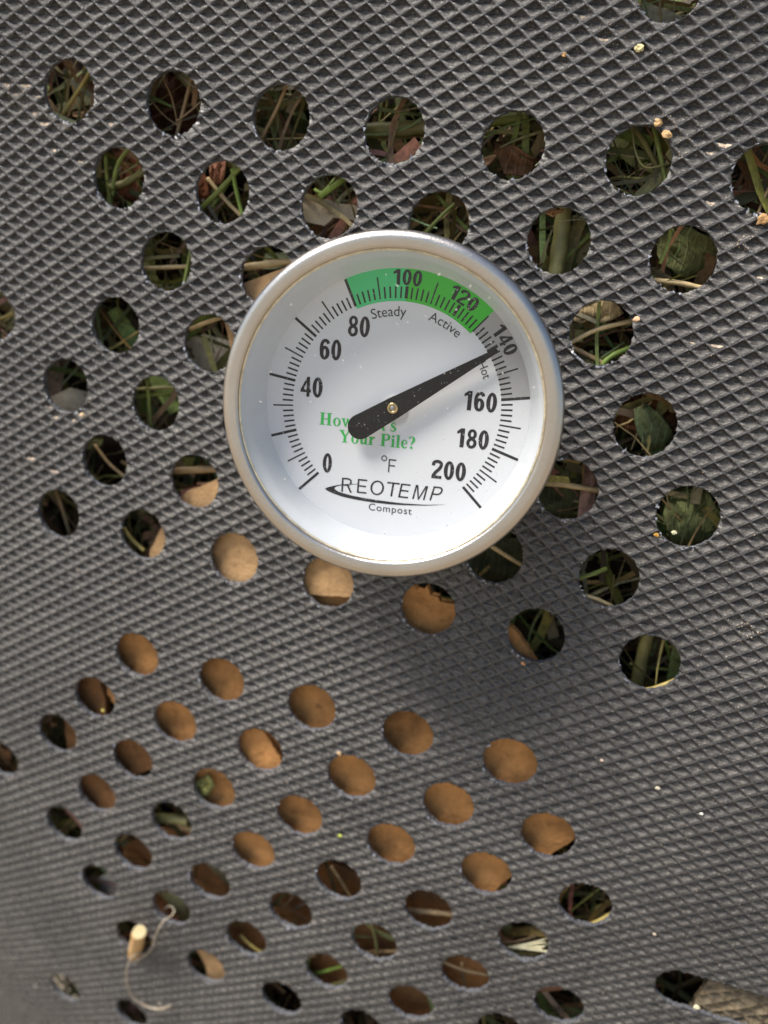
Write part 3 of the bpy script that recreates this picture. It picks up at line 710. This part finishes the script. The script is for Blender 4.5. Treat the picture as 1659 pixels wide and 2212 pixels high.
slab('cardboard', [(262, 1830), (330, 1790), (420, 1800), (480, 1855), (600, 1905), (700, 1850), (790, 1900), (900, 1910), (1000, 1945), (1075, 2060), (1040, 2160), (760, 2130), (560, 2110), (480, 2060), (300, 1990)], 12, 1.5, card('rotted_card', (.36, .18, .075)),
     'dark rotting cardboard behind the straw in the holes at the bottom centre', 'cardboard', gC, .8)
slab('paper', [(385, 735), (440, 722), (515, 742), (520, 830), (420, 830)], 10, .4, M_PAPER, 'grey paper in the hole at the left edge of the rim', 'paper', None)
slab('paper', [(100, 862), (150, 838), (200, 850), (200, 905), (110, 910)], 11, .4, M_PAPER, 'grey paper in the leftmost hole level with the pointer', 'paper', None)
slab('paper', [(214, 1895), (240, 1885), (262, 1930), (240, 1965), (216, 1930)], 6, .4, card('pale_paper', (.62, .55, .47)), 'pale corrugated paper scrap in a small hole above the wooden peg', 'paper', None)

# ---- leaves
def leaf(pts, d, col, label, curl=2.5, parent=None, name='leaf', cat='leaf'):
    n = len(pts); c = np.mean(pts, 0); ring = []
    M_ = 22
    per = np.array(pts + [pts[0]], float); t = np.linspace(0, n, M_, endpoint=False); i = np.floor(t).astype(int); f = (t - i)[:, None]
    O_ = per[i] * (1 - f) + per[i + 1] * f
    vs = [at(c[0], c[1], d - curl * .4)]
    rings = [.35, .7, 1.]
    for s in rings:
        for q in range(M_):
            p = c + (O_[q] - c) * s * (1 + (rng.normal(0, .03) if s == 1 else 0))
            vs.append(at(p[0], p[1], d + curl * (s * s - .4) * math.sin(q * .57 + 1) + rng.normal(0, .32)))
    fs = [(0, 1 + q, 1 + (q + 1) % M_) for q in range(M_)]
    for r in range(2):
        for q in range(M_):
            a, b = 1 + r * M_ + q, 1 + r * M_ + (q + 1) % M_; fs.append((a, a + M_, b + M_, b))
    o = mesh_obj(name, world(np.array(vs)), fs, None, None, True)
    k = Nodes('leaf'); tc = k.n('ShaderNodeTexCoord').outputs['Object']
    f = k.noise(tc, 260, 5, .7); wv = k.n('ShaderNodeTexWave'); wv.inputs['Scale'].default_value = 190; wv.inputs['Distortion'].default_value = 5; wv.inputs['Detail'].default_value = 3
    k.l(tc, wv.inputs['Vector']); vn = k.ramp(wv.outputs['Fac'], [(.82, 0.), (.97, 1.)])
    cc = k.ramp(f, [(.3, tuple(c * .45 for c in col)), (.55, col), (.75, tuple(c * 1.5 for c in col))])
    k.l(k.mix(k.math('MULTIPLY', vn, .45), cc, tuple(min(1, c * 1.9 + .02) for c in col)), k.b.inputs['Base Color'])
    k.b.inputs['Roughness'].default_value = .75; k.b.inputs['Specular IOR Level'].default_value = .15
    k.bump(k.math('ADD', k.math('MULTIPLY', f, 2.), vn), .7, .0006)
    o.data.materials.append(k.m)
    s_ = o.modifiers.new('thickness', 'SOLIDIFY'); s_.thickness = .0003
    return tag(o, label, cat)
RB = (.20, .075, .04)
leaf([(320, 150), (400, 145), (440, 200), (420, 290), (350, 300), (310, 230)], 13, (.075, .032, .018), 'dark brown leaf in the second hole of the top row')
leaf([(240, 320), (290, 330), (318, 380), (300, 440), (255, 425), (262, 370)], 9, RB, 'reddish brown leaf in the leftmost hole of the second row')
leaf([(455, 335), (490, 345), (482, 395), (455, 410), (452, 370)], 7, (.34, .16, .10), 'pinkish brown leaf in the second hole of the second row')
leaf([(412, 385), (445, 375), (455, 430), (425, 445), (410, 420)], 8, (.18, .065, .03), 'small rusty leaf at the left of the second hole in the second row')
leaf([(1060, 305), (1110, 312), (1150, 340), (1180, 345), (1150, 385), (1085, 375)], 8, (.19, .095, .045), 'crinkled brown leaf in the hole third from the right in the top row', 3)
leaf([(1170, 458), (1198, 448), (1218, 452), (1195, 470)], 3.5, (.42, .23, .11), 'little tan leaf tip at the top of the hole with the broad stalk', .6)
leaf([(1425, 500), (1490, 490), (1550, 520), (1545, 590), (1470, 600), (1420, 560)], 12, (.20, .21, .085), 'crumpled olive leaf in the rightmost hole of the second row', 4)
leaf([(1240, 655), (1320, 645), (1350, 680), (1300, 700), (1290, 680), (1255, 700), (1235, 690)], 7, (.50, .38, .21), 'pale tan leaf in the hole right of the dial number 140', 2.5)
leaf([(1320, 850), (1420, 845), (1470, 880), (1460, 930), (1380, 950), (1320, 910)], 13, (.16, .07, .03), 'brown leaf behind a pale green one right of the rim')
leaf([(1370, 885), (1395, 872), (1425, 890), (1455, 935), (1440, 965), (1390, 970), (1372, 925)], 8, (.14, .17, .08), 'pale green leaf in the hole right of the number 160', 2.5)
leaf([(1440, 1060), (1520, 1050), (1560, 1110), (1540, 1180), (1450, 1175), (1430, 1120)], 12, (.17, .19, .075), 'crumpled green leaf in the rightmost hole below the rim', 4)
leaf([(1160, 1010), (1270, 1000), (1300, 1090), (1230, 1130), (1165, 1090)], 14, (.09, .095, .045), 'dark olive leaf in the hole at the lower right of the rim', 3)
leaf([(1010, 1165), (1130, 1160), (1140, 1240), (1060, 1260), (1000, 1220)], 13, (.075, .08, .04), 'dark green leaf in the hole under the lower right of the rim', 3)
leaf([(545, 250), (610, 235), (670, 265), (660, 325), (580, 330)], 13, (.06, .075, .03), 'dark green leaf in the third hole of the top row', 3)
leaf([(100, 1575), (150, 1560), (170, 1600), (140, 1632), (95, 1610)], 9, (.10, .085, .03), 'olive leaf in the leftmost small hole of the lower group', 1)
leaf([(420, 1690), (450, 1672), (466, 1695), (440, 1728), (418, 1720)], 2.6, (.21, .21, .07), 'olive leaf scrap beside cardboard in the lower group', .5)
leaf([(0, 1615), (22, 1620), (26, 1660), (-5, 1668)], 6, (.42, .20, .08), 'orange brown leaf in the hole cut by the left edge of the photo', 1)

# ---- a chunk of wood
def chunk(pts, d, thick, mat, label, name='wood_chip', cat='wood chip'):
    return slab(name, pts, d, thick, mat, label, cat, None, 1.2)
chunk([(640, 432), (690, 425), (735, 440), (775, 446), (778, 478), (720, 470), (700, 488), (645, 476)], 6, 5, card('grey_wood', (.56, .45, .30)), 'weathered grey and tan wood chip lying across a hole above the dial')
chunk([(665, 490), (720, 478), (740, 520), (690, 530)], 9, 3, M_DCARD, 'dark wood chip under the grey one above the dial')

# ---- single stalks that show in particular holes
def tube(name, pts, r, mat, sides=7, parent=None, caps=True, mm_pts=False, r_end=None):
    P = np.array(pts, float) if mm_pts else np.array([at(*p) for p in pts])
    n = max(8, len(P) * 5); t = np.linspace(0, len(P) - 1, n); i = np.clip(np.floor(t).astype(int), 0, len(P) - 2); f = (t - i)[:, None]
    g_ = lambda k_: P[np.clip(i + k_, 0, len(P) - 1)]
    Q = .5 * (2 * g_(0) + (g_(1) - g_(-1)) * f + (2 * g_(-1) - 5 * g_(0) + 4 * g_(1) - g_(2)) * f ** 2 + (3 * g_(0) - g_(-1) - 3 * g_(1) + g_(2)) * f ** 3)
    T = np.gradient(Q, axis=0); T /= np.linalg.norm(T, axis=1, keepdims=True)
    ref = np.array([.3, .2, -.93]); A = np.cross(T, ref); A /= np.linalg.norm(A, axis=1, keepdims=True); B_ = np.cross(T, A)
    rr = np.linspace(r, r_end or r, n) * (1 + .06 * np.sin(np.arange(n) * 1.7))
    vs = []
    for q in range(n):
        for s in range(sides):
            a = 2 * math.pi * s / sides; vs.append(Q[q] + (A[q] * math.cos(a) + B_[q] * math.sin(a)) * rr[q])
    fs = [(q * sides + s, q * sides + (s + 1) % sides, (q + 1) * sides + (s + 1) % sides, (q + 1) * sides + s) for q in range(n - 1) for s in range(sides)]
    if caps: fs += [tuple(range(sides))[::-1], tuple(range((n - 1) * sides, n * sides))]
    return mesh_obj(name, world(np.array(vs)), fs, mat, parent, True)
def stalkmat(name, col):
    k = Nodes(name); tc = k.n('ShaderNodeTexCoord').outputs['Object']
    f = k.noise(tc, 500, 3, .6); b = k.noise(tc, 90, 2)
    k.l(k.mix(k.ramp(b, [(.4, 0.), (.7, .5)]), k.ramp(f, [(.3, tuple(c * .75 for c in col)), (.7, tuple(c * 1.15 for c in col))]), tuple(c * .5 for c in col)), k.b.inputs['Base Color'])
    k.b.inputs['Roughness'].default_value = .5; k.bump(f, .3, .0003)
    return k.m
MS = {'yellow': stalkmat('yellow_straw', (.52, .40, .12)), 'straw': stalkmat('pale_straw', (.60, .44, .22)), 'tan': stalkmat('tan_stalk', (.38, .25, .12)),
      'green': stalkmat('green_stalk', (.22, .27, .06)), 'bright': stalkmat('fresh_grass', (.25, .36, .06)), 'olive': stalkmat('olive_stalk', (.22, .20, .07)), 'brown': stalkmat('brown_stalk', (.15, .08, .04)), 'cream': stalkmat('cream_straw', (.80, .74, .48))}
gS = 'stalks and blades seen through the holes'
for nm, lab, cat, mt, r, pts in [
    ('straw_stalk', 'thick yellow straw in the top left hole', 'straw', 'yellow', .42, [(118, 275, 7), (150, 225, 7), (195, 155, 7)]),
    ('straw_stalk', 'thin yellow straw beside the thick one in the top left hole', 'straw', 'olive', .28, [(168, 262, 9), (176, 220, 9), (190, 170, 8)]),
    ('twig', 'slim curved twig left in the second hole of the top row', 'twig', 'tan', .16, [(350, 165, 6), (372, 215, 6), (386, 285, 6)]),
    ('twig', 'slim slanting twig in the second hole of the top row', 'twig', 'tan', .15, [(325, 215, 7), (355, 250, 6), (390, 275, 6)]),
    ('straw_stalk', 'tan stalk right in the second hole of the top row', 'straw', 'tan', .42, [(415, 165, 6), (398, 230, 6), (380, 300, 6)]),
    ('twig', 'short twig crossing the tan stalk in the second hole of the top row', 'twig', 'tan', .2, [(380, 262, 5), (405, 245, 5), (440, 215, 6)]),
    ('straw_stalk', 'tan twig slanting through the third hole of the top row', 'straw', 'tan', .38, [(622, 175, 5), (600, 230, 5), (560, 308, 5)]),
    ('reed', 'broad olive stalk behind the tan twig in the third hole of the top row', 'grass blade', 'olive', .9, [(530, 205, 10), (600, 225, 10), (685, 208, 10)]),
    ('green_stalk', 'broad green stem lying across the fourth hole of the top row', 'grass stem', 'olive', 1.7, [(770, 282, 9), (850, 280, 9), (940, 272, 9)]),
    ('green_stalk', 'thin green stem at the bottom of the fourth hole of the top row', 'grass stem', 'green', .4, [(795, 358, 6), (850, 340, 6), (925, 300, 6)]),
    ('green_stalk', 'stout green stem at the top of the fifth hole in the top row', 'grass stem', 'green', 1.2, [(1020, 268, 9), (1085, 258, 9), (1140, 252, 9)]),
    ('green_stalk', 'thin green stem below the stout one in the fifth hole of the top row', 'grass stem', 'olive', .5, [(1030, 290, 8), (1080, 285, 8), (1140, 290, 9)]),
    ('straw_stalk', 'thin stem curving through the sixth hole of the top row', 'straw', 'olive', .2, [(1364, 268, 5), (1372, 325, 4), (1395, 362, 4), (1450, 352, 5)]),
    ('green_stalk', 'green stem slanting down the right of the sixth hole in the top row', 'grass stem', 'green', .5, [(1410, 265, 7), (1425, 330, 6), (1440, 400, 6)]),
    ('green_stalk', 'olive stem crossing the upper part of the sixth hole in the top row', 'grass stem', 'olive', .6, [(1362, 270, 8), (1385, 300, 8), (1425, 370, 9)]),
    ('straw_stalk', 'pale stalk in the hole cut by the right edge of the photo', 'straw', 'tan', .35, [(1672, 385, 6), (1650, 430, 6), (1635, 470, 6)]),
    ('green_stalk', 'green stem at the left of the first hole in the second row', 'grass stem', 'green', .5, [(228, 315, 8), (232, 380, 8), (240, 455, 8)]),
    ('green_stalk', 'green stem slanting over the reddish leaf in the first hole of the second row', 'grass stem', 'green', .45, [(242, 410, 5), (255, 355, 5), (280, 320, 5)]),
    ('straw_stalk', 'short olive straw across the first hole of the second row', 'straw', 'olive', .8, [(238, 405, 7), (270, 395, 7), (315, 368, 7)]),
    ('green_stalk', 'long green stem slanting through the second hole of the second row', 'grass stem', 'green', .55, [(428, 455, 5), (470, 415, 5), (525, 355, 5)]),
    ('green_stalk', 'fresh green stem at the right of the second hole in the second row', 'grass stem', 'bright', .5, [(502, 365, 5), (510, 410, 5), (524, 465, 5)]),
    ('straw_stalk', 'pale straw slanting down in the second hole of the second row', 'straw', 'straw', .5, [(448, 385, 6), (490, 435, 6), (525, 470, 6)]),
    ('green_stalk', 'fresh green blade over the wood chip above the dial', 'grass stem', 'bright', .65, [(690, 425, 5), (725, 400, 5), (755, 378, 6)]),
    ('green_stalk', 'fresh green blade crossing another above the wood chip', 'grass stem', 'bright', .4, [(680, 410, 6), (698, 415, 5), (725, 385, 6)]),
    ('straw_stalk', 'brown stalk in the hole above the top of the rim', 'straw', 'tan', .4, [(995, 410, 5), (1010, 450, 5), (1020, 500, 5)]),
    ('green_stalk', 'olive stem in the hole above the top of the rim', 'grass stem', 'green', .4, [(905, 520, 6), (950, 470, 6), (1000, 425, 7)]),
    ('reed', 'broad upright reed in the hole up right of the dial', 'reed', 'olive', 1.75, [(1222, 430, 7), (1210, 520, 7), (1198, 610, 7)]),
    ('green_stalk', 'green stem beside the broad reed up right of the dial', 'grass stem', 'green', .6, [(1215, 565, 10), (1250, 530, 10), (1290, 495, 10)]),
    ('straw_stalk', 'pale straw at the bottom of the rightmost hole of the second row', 'straw', 'straw', .55, [(1410, 605, 4), (1470, 612, 4), (1525, 625, 4)]),
    ('green_stalk', 'green stem at the left of the rightmost hole in the second row', 'grass stem', 'green', .4, [(1450, 480, 4), (1444, 525, 4), (1425, 570, 4)]),
    ('straw_stalk', 'tan straw lying level in the first hole of the third row', 'straw', 'straw', .48, [(295, 580, 5), (350, 578, 5), (425, 574, 5)]),
    ('green_stalk', 'green stem at the right of the first hole in the third row', 'grass stem', 'green', .45, [(415, 525, 4), (406, 575, 4), (396, 625, 4)]),
    ('straw_stalk', 'thick pale straw above the greyish cardboard at the upper left of the rim', 'straw', 'straw', .85, [(510, 580, 5), (570, 572, 5), (650, 562, 5)]),
    ('straw_stalk', 'pale straw on top of the grey paper left of the rim', 'straw', 'straw', .5, [(410, 712, 4), (445, 697, 4), (490, 682, 4)]),
    ('straw_stalk', 'long tan straw crossing the hole right of number 140', 'straw', 'straw', .5, [(1215, 750, 4), (1290, 712, 4), (1385, 690, 5)]),
    ('straw_stalk', 'tan straw slanting down in the hole right of number 140', 'straw', 'tan', .55, [(1225, 745, 6), (1275, 770, 6), (1330, 800, 6)]),
    ('green_stalk', 'green stem at the bottom of the hole right of number 140', 'grass stem', 'bright', .6, [(1290, 800, 6), (1320, 770, 6), (1365, 750, 7)]),
    ('straw_stalk', 'pale straw lying level in the hole at the lower right of the rim', 'straw', 'straw', .62, [(1150, 1042, 6), (1220, 1048, 5), (1310, 1062, 5)]),
    ('straw_stalk', 'pale straw slanting out from under the lower right of the rim', 'straw', 'straw', .5, [(1045, 1170, 5), (1090, 1198, 5), (1140, 1228, 5)]),
    ('straw_stalk', 'cream straw at the bottom of the hole below the lower right of the rim', 'straw', 'straw', .5, [(1245, 1283, 3), (1285, 1293, 3), (1325, 1312, 4)]),
    ('green_stalk', 'short green stem at the left of the hole below the lower right of the rim', 'grass stem', 'green', .5, [(1245, 1250, 4), (1280, 1240, 4), (1310, 1228, 6)]),
    ('reed', 'broad dark olive blade in the hole low at the right', 'reed', 'olive', 1.5, [(1405, 1350, 11), (1385, 1430, 11), (1370, 1510, 11)]),
    ('straw_stalk', 'yellow straw along the bottom rim of the hole low at the right', 'straw', 'yellow', .5, [(1375, 1492, 3), (1415, 1486, 2.5), (1475, 1462, 3)]),
    ('straw_stalk', 'yellow straw in the dark hole half way down the left side', 'straw', 'yellow', .35, [(215, 765, 6), (255, 745, 6), (300, 715, 6)]),
    ('green_stalk', 'upright green stem in the second hole of the fifth row', 'grass stem', 'green', .45, [(318, 815, 6), (322, 870, 6), (326, 940, 6)]),
    ('green_stalk', 'level green stem in the second hole of the fifth row', 'grass stem', 'green', .5, [(280, 858, 7), (335, 852, 7), (400, 843, 7)]),
    ('straw_stalk', 'pale stem above the level green one in the second hole of the fifth row', 'straw', 'olive', .45, [(285, 842, 6), (340, 838, 6), (400, 836, 6)]),
    ('straw_stalk', 'brown stalk crossing the second hole of the sixth row', 'straw', 'tan', .9, [(355, 1018, 4.2), (420, 1015, 4.2), (490, 1012, 4.2)]),
    ('straw_stalk', 'brown stalk in the first hole of the sixth row', 'straw', 'tan', .4, [(205, 960, 6), (235, 1000, 6), (270, 1030, 6)]),
    ('twig', 'brown twig in the lone dark hole at the left below the sixth row', 'twig', 'tan', .5, [(115, 1045, 8), (135, 1100, 8), (156, 1170, 8)]),
    ('straw_stalk', 'yellow leaf blade in the small hole left of the buff cardboard', 'straw', 'yellow', .5, [(268, 1140, 4), (285, 1165, 4), (312, 1190, 4)]),
    ('reed', 'short olive reed across a hole in the lower left group', 'reed', 'olive', 1.35, [(325, 1768, 5), (365, 1768, 5), (408, 1775, 5)]),
    ('straw_stalk', 'brown stalk slanting in the hole under the big cardboard', 'straw', 'tan', .45, [(715, 1870, 6), (738, 1905, 6), (765, 1950, 6)]),
    ('straw_stalk', 'tan stalk lying level in a hole low at the centre', 'straw', 'tan', .75, [(880, 1966, 5), (930, 1970, 5), (985, 1976, 5)]),
    ('straw_stalk', 'upright olive stalk crossing a level one near the bottom', 'straw', 'olive', .45, [(800, 1985, 4), (812, 2035, 4), (818, 2090, 4)]),
    ('straw_stalk', 'level tan stalk under the upright olive one near the bottom', 'straw', 'tan', .55, [(770, 2058, 6), (820, 2056, 6), (875, 2054, 6)]),
    ('green_stalk', 'pale green stem near the bottom centre', 'grass stem', 'bright', .5, [(660, 2108, 4), (700, 2098, 4), (755, 2082, 4)]),
    ('green_stalk', 'short olive stem below the pale green one near the bottom centre', 'grass stem', 'olive', .5, [(700, 2135, 5), (725, 2125, 5), (752, 2120, 5)]),
    ('straw_stalk', 'brown stalk slanting in the hole second from the right near the bottom', 'straw', 'tan', .45, [(950, 2075, 5), (1000, 2095, 5), (1065, 2108, 5)]),
    ('straw_stalk', 'upright tan stalk in the hole second from the right near the bottom', 'straw', 'tan', .45, [(998, 2080, 6), (1002, 2125, 6), (1005, 2160, 6)]),
    ('straw_stalk', 'yellow straw along the rim of the dark hole low at the right', 'straw', 'yellow', .55, [(1232, 2006, 3), (1275, 1998, 3), (1325, 1972, 3)]),
    ('straw_stalk', 'brown stalk in the hole with the frayed cream straw', 'straw', 'tan', .4, [(1070, 2035, 6), (1110, 2035, 6), (1160, 2022, 7)]),
    ('straw_stalk', 'yellow straw in a hole right of the wooden peg', 'straw', 'yellow', .4, [(520, 2020, 4), (540, 2040, 4), (570, 2062, 4)]),
    ('straw_stalk', 'yellow straw in the hole cut by the upper left edge of the photo', 'straw', 'yellow', .4, [(-25, 690, 5), (0, 688, 5), (30, 675, 5)]),
]:
    tag(tube(nm, pts, r, MS[mt], 8), lab, cat, gS)
# frayed end of a cream straw
fr_root = empty('frayed_straw'); fr_root.location = world(at(1092, 2046, 4)).tolist()
tag(fr_root, 'cream straw with a split frayed end in a hole low at the right', 'straw', gS)
inv_l = Matrix.Translation(-fr_root.location)
for q in range(11):
    e_ = (1172 + rng.uniform(-3, 16), 2026 + q * 3.1, 1.5 + rng.uniform(-.6, 1.))
    o = tube('strand', [(1088, 2047, 4), (1125, 2045 + (q - 5) * .8, 3), e_], .22, MS['cream'], 6, None, True, False, .14)
    o.data.transform(inv_l); o.parent = fr_root

# ---- peg, fibre and crumbs in front of the wall
pk = Nodes('fresh_wood'); tcx = pk.n('ShaderNodeTexCoord').outputs['Object']
pk.l(pk.ramp(pk.noise(tcx, 700, 3, .6), [(.3, (.48, .27, .10)), (.7, (.64, .41, .18))]), pk.b.inputs['Base Color']); pk.b.inputs['Roughness'].default_value = .6
pe = Nodes('cut_wood'); tcx = pe.n('ShaderNodeTexCoord').outputs['Object']
pe.l(pe.ramp(pe.noise(tcx, 900, 3, .6), [(.3, (.46, .37, .18)), (.7, (.56, .48, .27))]), pe.b.inputs['Base Color']); pe.b.inputs['Roughness'].default_value = .7
peg = tube('peg', [(290, 2062, 3), (295, 2042, -1.5), (301, 2013, -6.5)], 2.05, pk.m, 18)
peg.data.materials.append(pe.m); peg.data.polygons[-1].material_index = 1; peg.data.polygons[-1].use_smooth = False
tag(peg, 'short round wooden peg with a pale cut end sticking out of a hole', 'wooden peg')
fk = Nodes('dry_fibre'); tcx = fk.n('ShaderNodeTexCoord').outputs['Object']
fk.l(fk.ramp(fk.noise(tcx, 160, 2), [(.3, (.26, .21, .16)), (.7, (.50, .42, .30))]), fk.b.inputs['Base Color'])
fk.b.inputs['Roughness'].default_value = .4; fk.b.inputs['Subsurface Weight'].default_value = .2; fk.b.inputs['Subsurface Radius'].default_value = (.001, .001, .001)
Z = lambda x, y: ((350 + x / 4.58) * .6636, (2850 + y / 4.58) * .6636)
fp_pts = [(895, 610, 3.5), (850, 560, 3.4), (870, 480, 3), (945, 455, 2.6), (995, 520, 2.), (955, 600, .6), (850, 665, -1.4), (780, 760, -2.6), (715, 900, -2.6), (680, 1010, -2.4), (640, 1110, -2.2), (560, 1190, -2.), (460, 1255, -1.6), (425, 1262, -1.4)]
fb = tube('fibre', [(*Z(x, y), d) for x, y, d in fp_pts], .23, fk.m, 8)
tag(fb, 'thin curly plant fibre hanging out of a hole beside the wooden peg', 'plant fibre')
fp2 = [(540, 1195, -1.5), (480, 1150, -2.4), (400, 1180, -3.), (330, 1270, -3.2), (290, 1400, -3.2), (285, 1550, -3.), (310, 1690, -2.8), (380, 1810, -2.6), (490, 1900, -2.2), (620, 1965, -1.8), (740, 1990, -1.5), (850, 1975, -1.4), (945, 1935, -1.5)]
fb2 = tube('fibre', [(*Z(x, y), d) for x, y, d in fp2], .25, fk.m, 8, None, True, False, .31)
tag(fb2, 'pale hooked plant fibre lying on the wall below the wooden peg', 'plant fibre')
def crumb(x, y, size, col, label, cat='crumb', flat=.38, name='crumb'):
    P = at(x, y, -.25 * size); u_, v_ = inv(x, y); A, B_, N = frame(u_, v_)
    bm = bmesh.new(); bmesh.ops.create_icosphere(bm, subdivisions=2, radius=1)
    for vv in bm.verts:
        j = 1 + rng.normal(0, .24)
        q = (A * vv.co.x * rng.uniform(.85, 1.15) + B_ * vv.co.y * .8 + N * vv.co.z * flat) * size * j + P
        vv.co = Vector(world(q).tolist())
    me_ = bpy.data.meshes.new(name); bm.to_mesh(me_); bm.free()
    o = bpy.data.objects.new(name, me_); COL.objects.link(o); me_.materials.append(plain('crumb', col, .7, .3, var=.3, scale=900))
    return tag(o, label, cat, 'crumbs on the bin wall')
for a_ in [(1218, 117, .55, (.62, .36, .14), 'orange tan crumb near the top right'), (1380, 104, .95, (.66, .58, .30), 'cream flake of husk above the sixth hole of the top row'),
           (1421, 265, .8, (.55, .36, .17), 'tan dirt crumb at the top right rim of the sixth hole in the top row'), (1440, 290, .9, (.58, .38, .18), 'flat tan dirt crumb right of the sixth hole in the top row'),
           (1375, 690, .7, (.60, .38, .22), 'pinkish crumb on the right rim of the hole by number 140'), (1648, 474, 1.1, (.58, .34, .15), 'orange brown crumb at the right edge of the photo'),
           (1130, 1433, .5, (.62, .30, .14), 'rust crumb at the bottom left rim of the hole below the dial'), (1418, 1155, .5, (.66, .36, .07), 'orange seed at the left rim of the rightmost hole below the rim'),
           (1456, 1150, .5, (.82, .75, .48), 'cream seed inside the rightmost hole below the rim'), (735, 1806, .6, (.40, .46, .08), 'yellow green crumb low at the centre'),
           (733, 1628, .6, (.62, .42, .22), 'tan crumb above the cardboard holes at the centre'), (1300, 1642, .4, (.72, .52, .40), 'pink crumb right of the lower group of holes'),
           (1420, 1702, .5, (.78, .68, .50), 'cream crumb on the bare wall low at the right'), (1505, 2176, .8, (.82, .72, .48), 'cream crumb at the foot of the clasp slot'),
           (1414, 2018, .4, (.70, .58, .44), 'pale crumb above the clasp slot'), (1515, 1758, .4, (.80, .74, .66), 'white crumb right of the cream one low at the right'),
           (178, 896, .55, (.60, .44, .26), 'tan crumb in the dirt at the left'),
           (222, 1535, .45, (.55, .48, .12), 'yellow crumb on the rim of a small hole low at the left'), (76, 2130, .5, (.62, .56, .50), 'pale crumb near the lower left corner'), (345, 2166, .4, (.72, .6, .5), 'pale crumb at the end of the hooked fibre')]:
    crumb(*a_)
# loose dust too fine to count
vs, fs = [], []
DIRT = [inv(x, y) for x, y in [(15, 195), (60, 250), (105, 232), (130, 270), (40, 215), (1440, 275), (1455, 320), (1600, 520), (1500, 760), (1330, 60), (1600, 1360), (90, 900), (180, 880), (60, 1000)]]
while len(vs) < 4 * 3000:
    u_, v_ = rng.uniform(-45, 200), rng.uniform(-40, 330)
    if rng.random() < .2:
        q = DIRT[rng.integers(len(DIRT))]; u_, v_ = q[0] + rng.normal(0, 2.6), q[1] + rng.normal(0, 1.6)
    if not seen(u_, v_): continue
    if min(math.hypot((u_ - h[0]) / (h[2] + .3), (v_ - h[1]) / (h[3] + .3)) for h in holes) < 1: continue
    if u_ > SLOT[0] - 7 and abs(v_ - SLOT[1]) < 6.5: continue
    A, B_, N = frame(u_, v_); r = rng.uniform(.05, .19) * (1.6 if rng.random() < .06 else 1)
    P = on_wall(np.array(u_), np.array(v_))
    b = len(vs); a = rng.uniform(0, 6.28)
    vs += [P + A * r * math.cos(a) + B_ * r * math.sin(a), P + A * r * math.cos(a + 2.1) + B_ * r * math.sin(a + 2.1), P + A * r * math.cos(a + 4.2) + B_ * r * math.sin(a + 4.2), P + N * r * 1.1]
    fs += [(b, b + 1, b + 2), (b, b + 1, b + 3), (b + 1, b + 2, b + 3), (b + 2, b, b + 3)]
# smears of tan soil caught on the floors of single cells
for c_ in DIRT:
    for _ in range(rng.integers(1, 5)):
        uu, vv = c_[0] + rng.normal(0, 6), c_[1] + rng.normal(0, 3.2)
        if min(math.hypot((uu - h[0]) / h[2], (vv - h[1]) / h[3]) for h in holes) < 1.25: continue
        i_, j_ = math.floor(uu / WU + vv / WV) + rng.uniform(.55, .72), math.floor(uu / WU - vv / WV) + rng.uniform(.28, .45)
        uc_, vc_ = WU * (i_ + j_) / 2, WV * (i_ - j_) / 2; w_, h_ = rng.uniform(.5, 1.35), rng.uniform(.22, .45)
        th = np.linspace(0, 2 * np.pi, 14, endpoint=False); rr = rng.uniform(.6, 1.15, 14)
        pu_, pv_ = uc_ + w_ * rr * np.cos(th), vc_ + h_ * rr * np.sin(th) - .18 * np.abs(np.cos(th)) * w_
        b = len(vs); vs += [on_wall(np.array(uc_), np.array(vc_), .12)] + list(on_wall(pu_, pv_, .05))
        fs += [(b, b + 1 + q, b + 1 + (q + 1) % 14) for q in range(14)]
o = mesh_obj('dust', world(np.array(vs)), fs, plain('pale_dust', (.56, .44, .32), .75, .3, var=.4, scale=60))
tag(o, 'specks of pale dust and soil on the embossed wall', 'dust', kind='stuff')
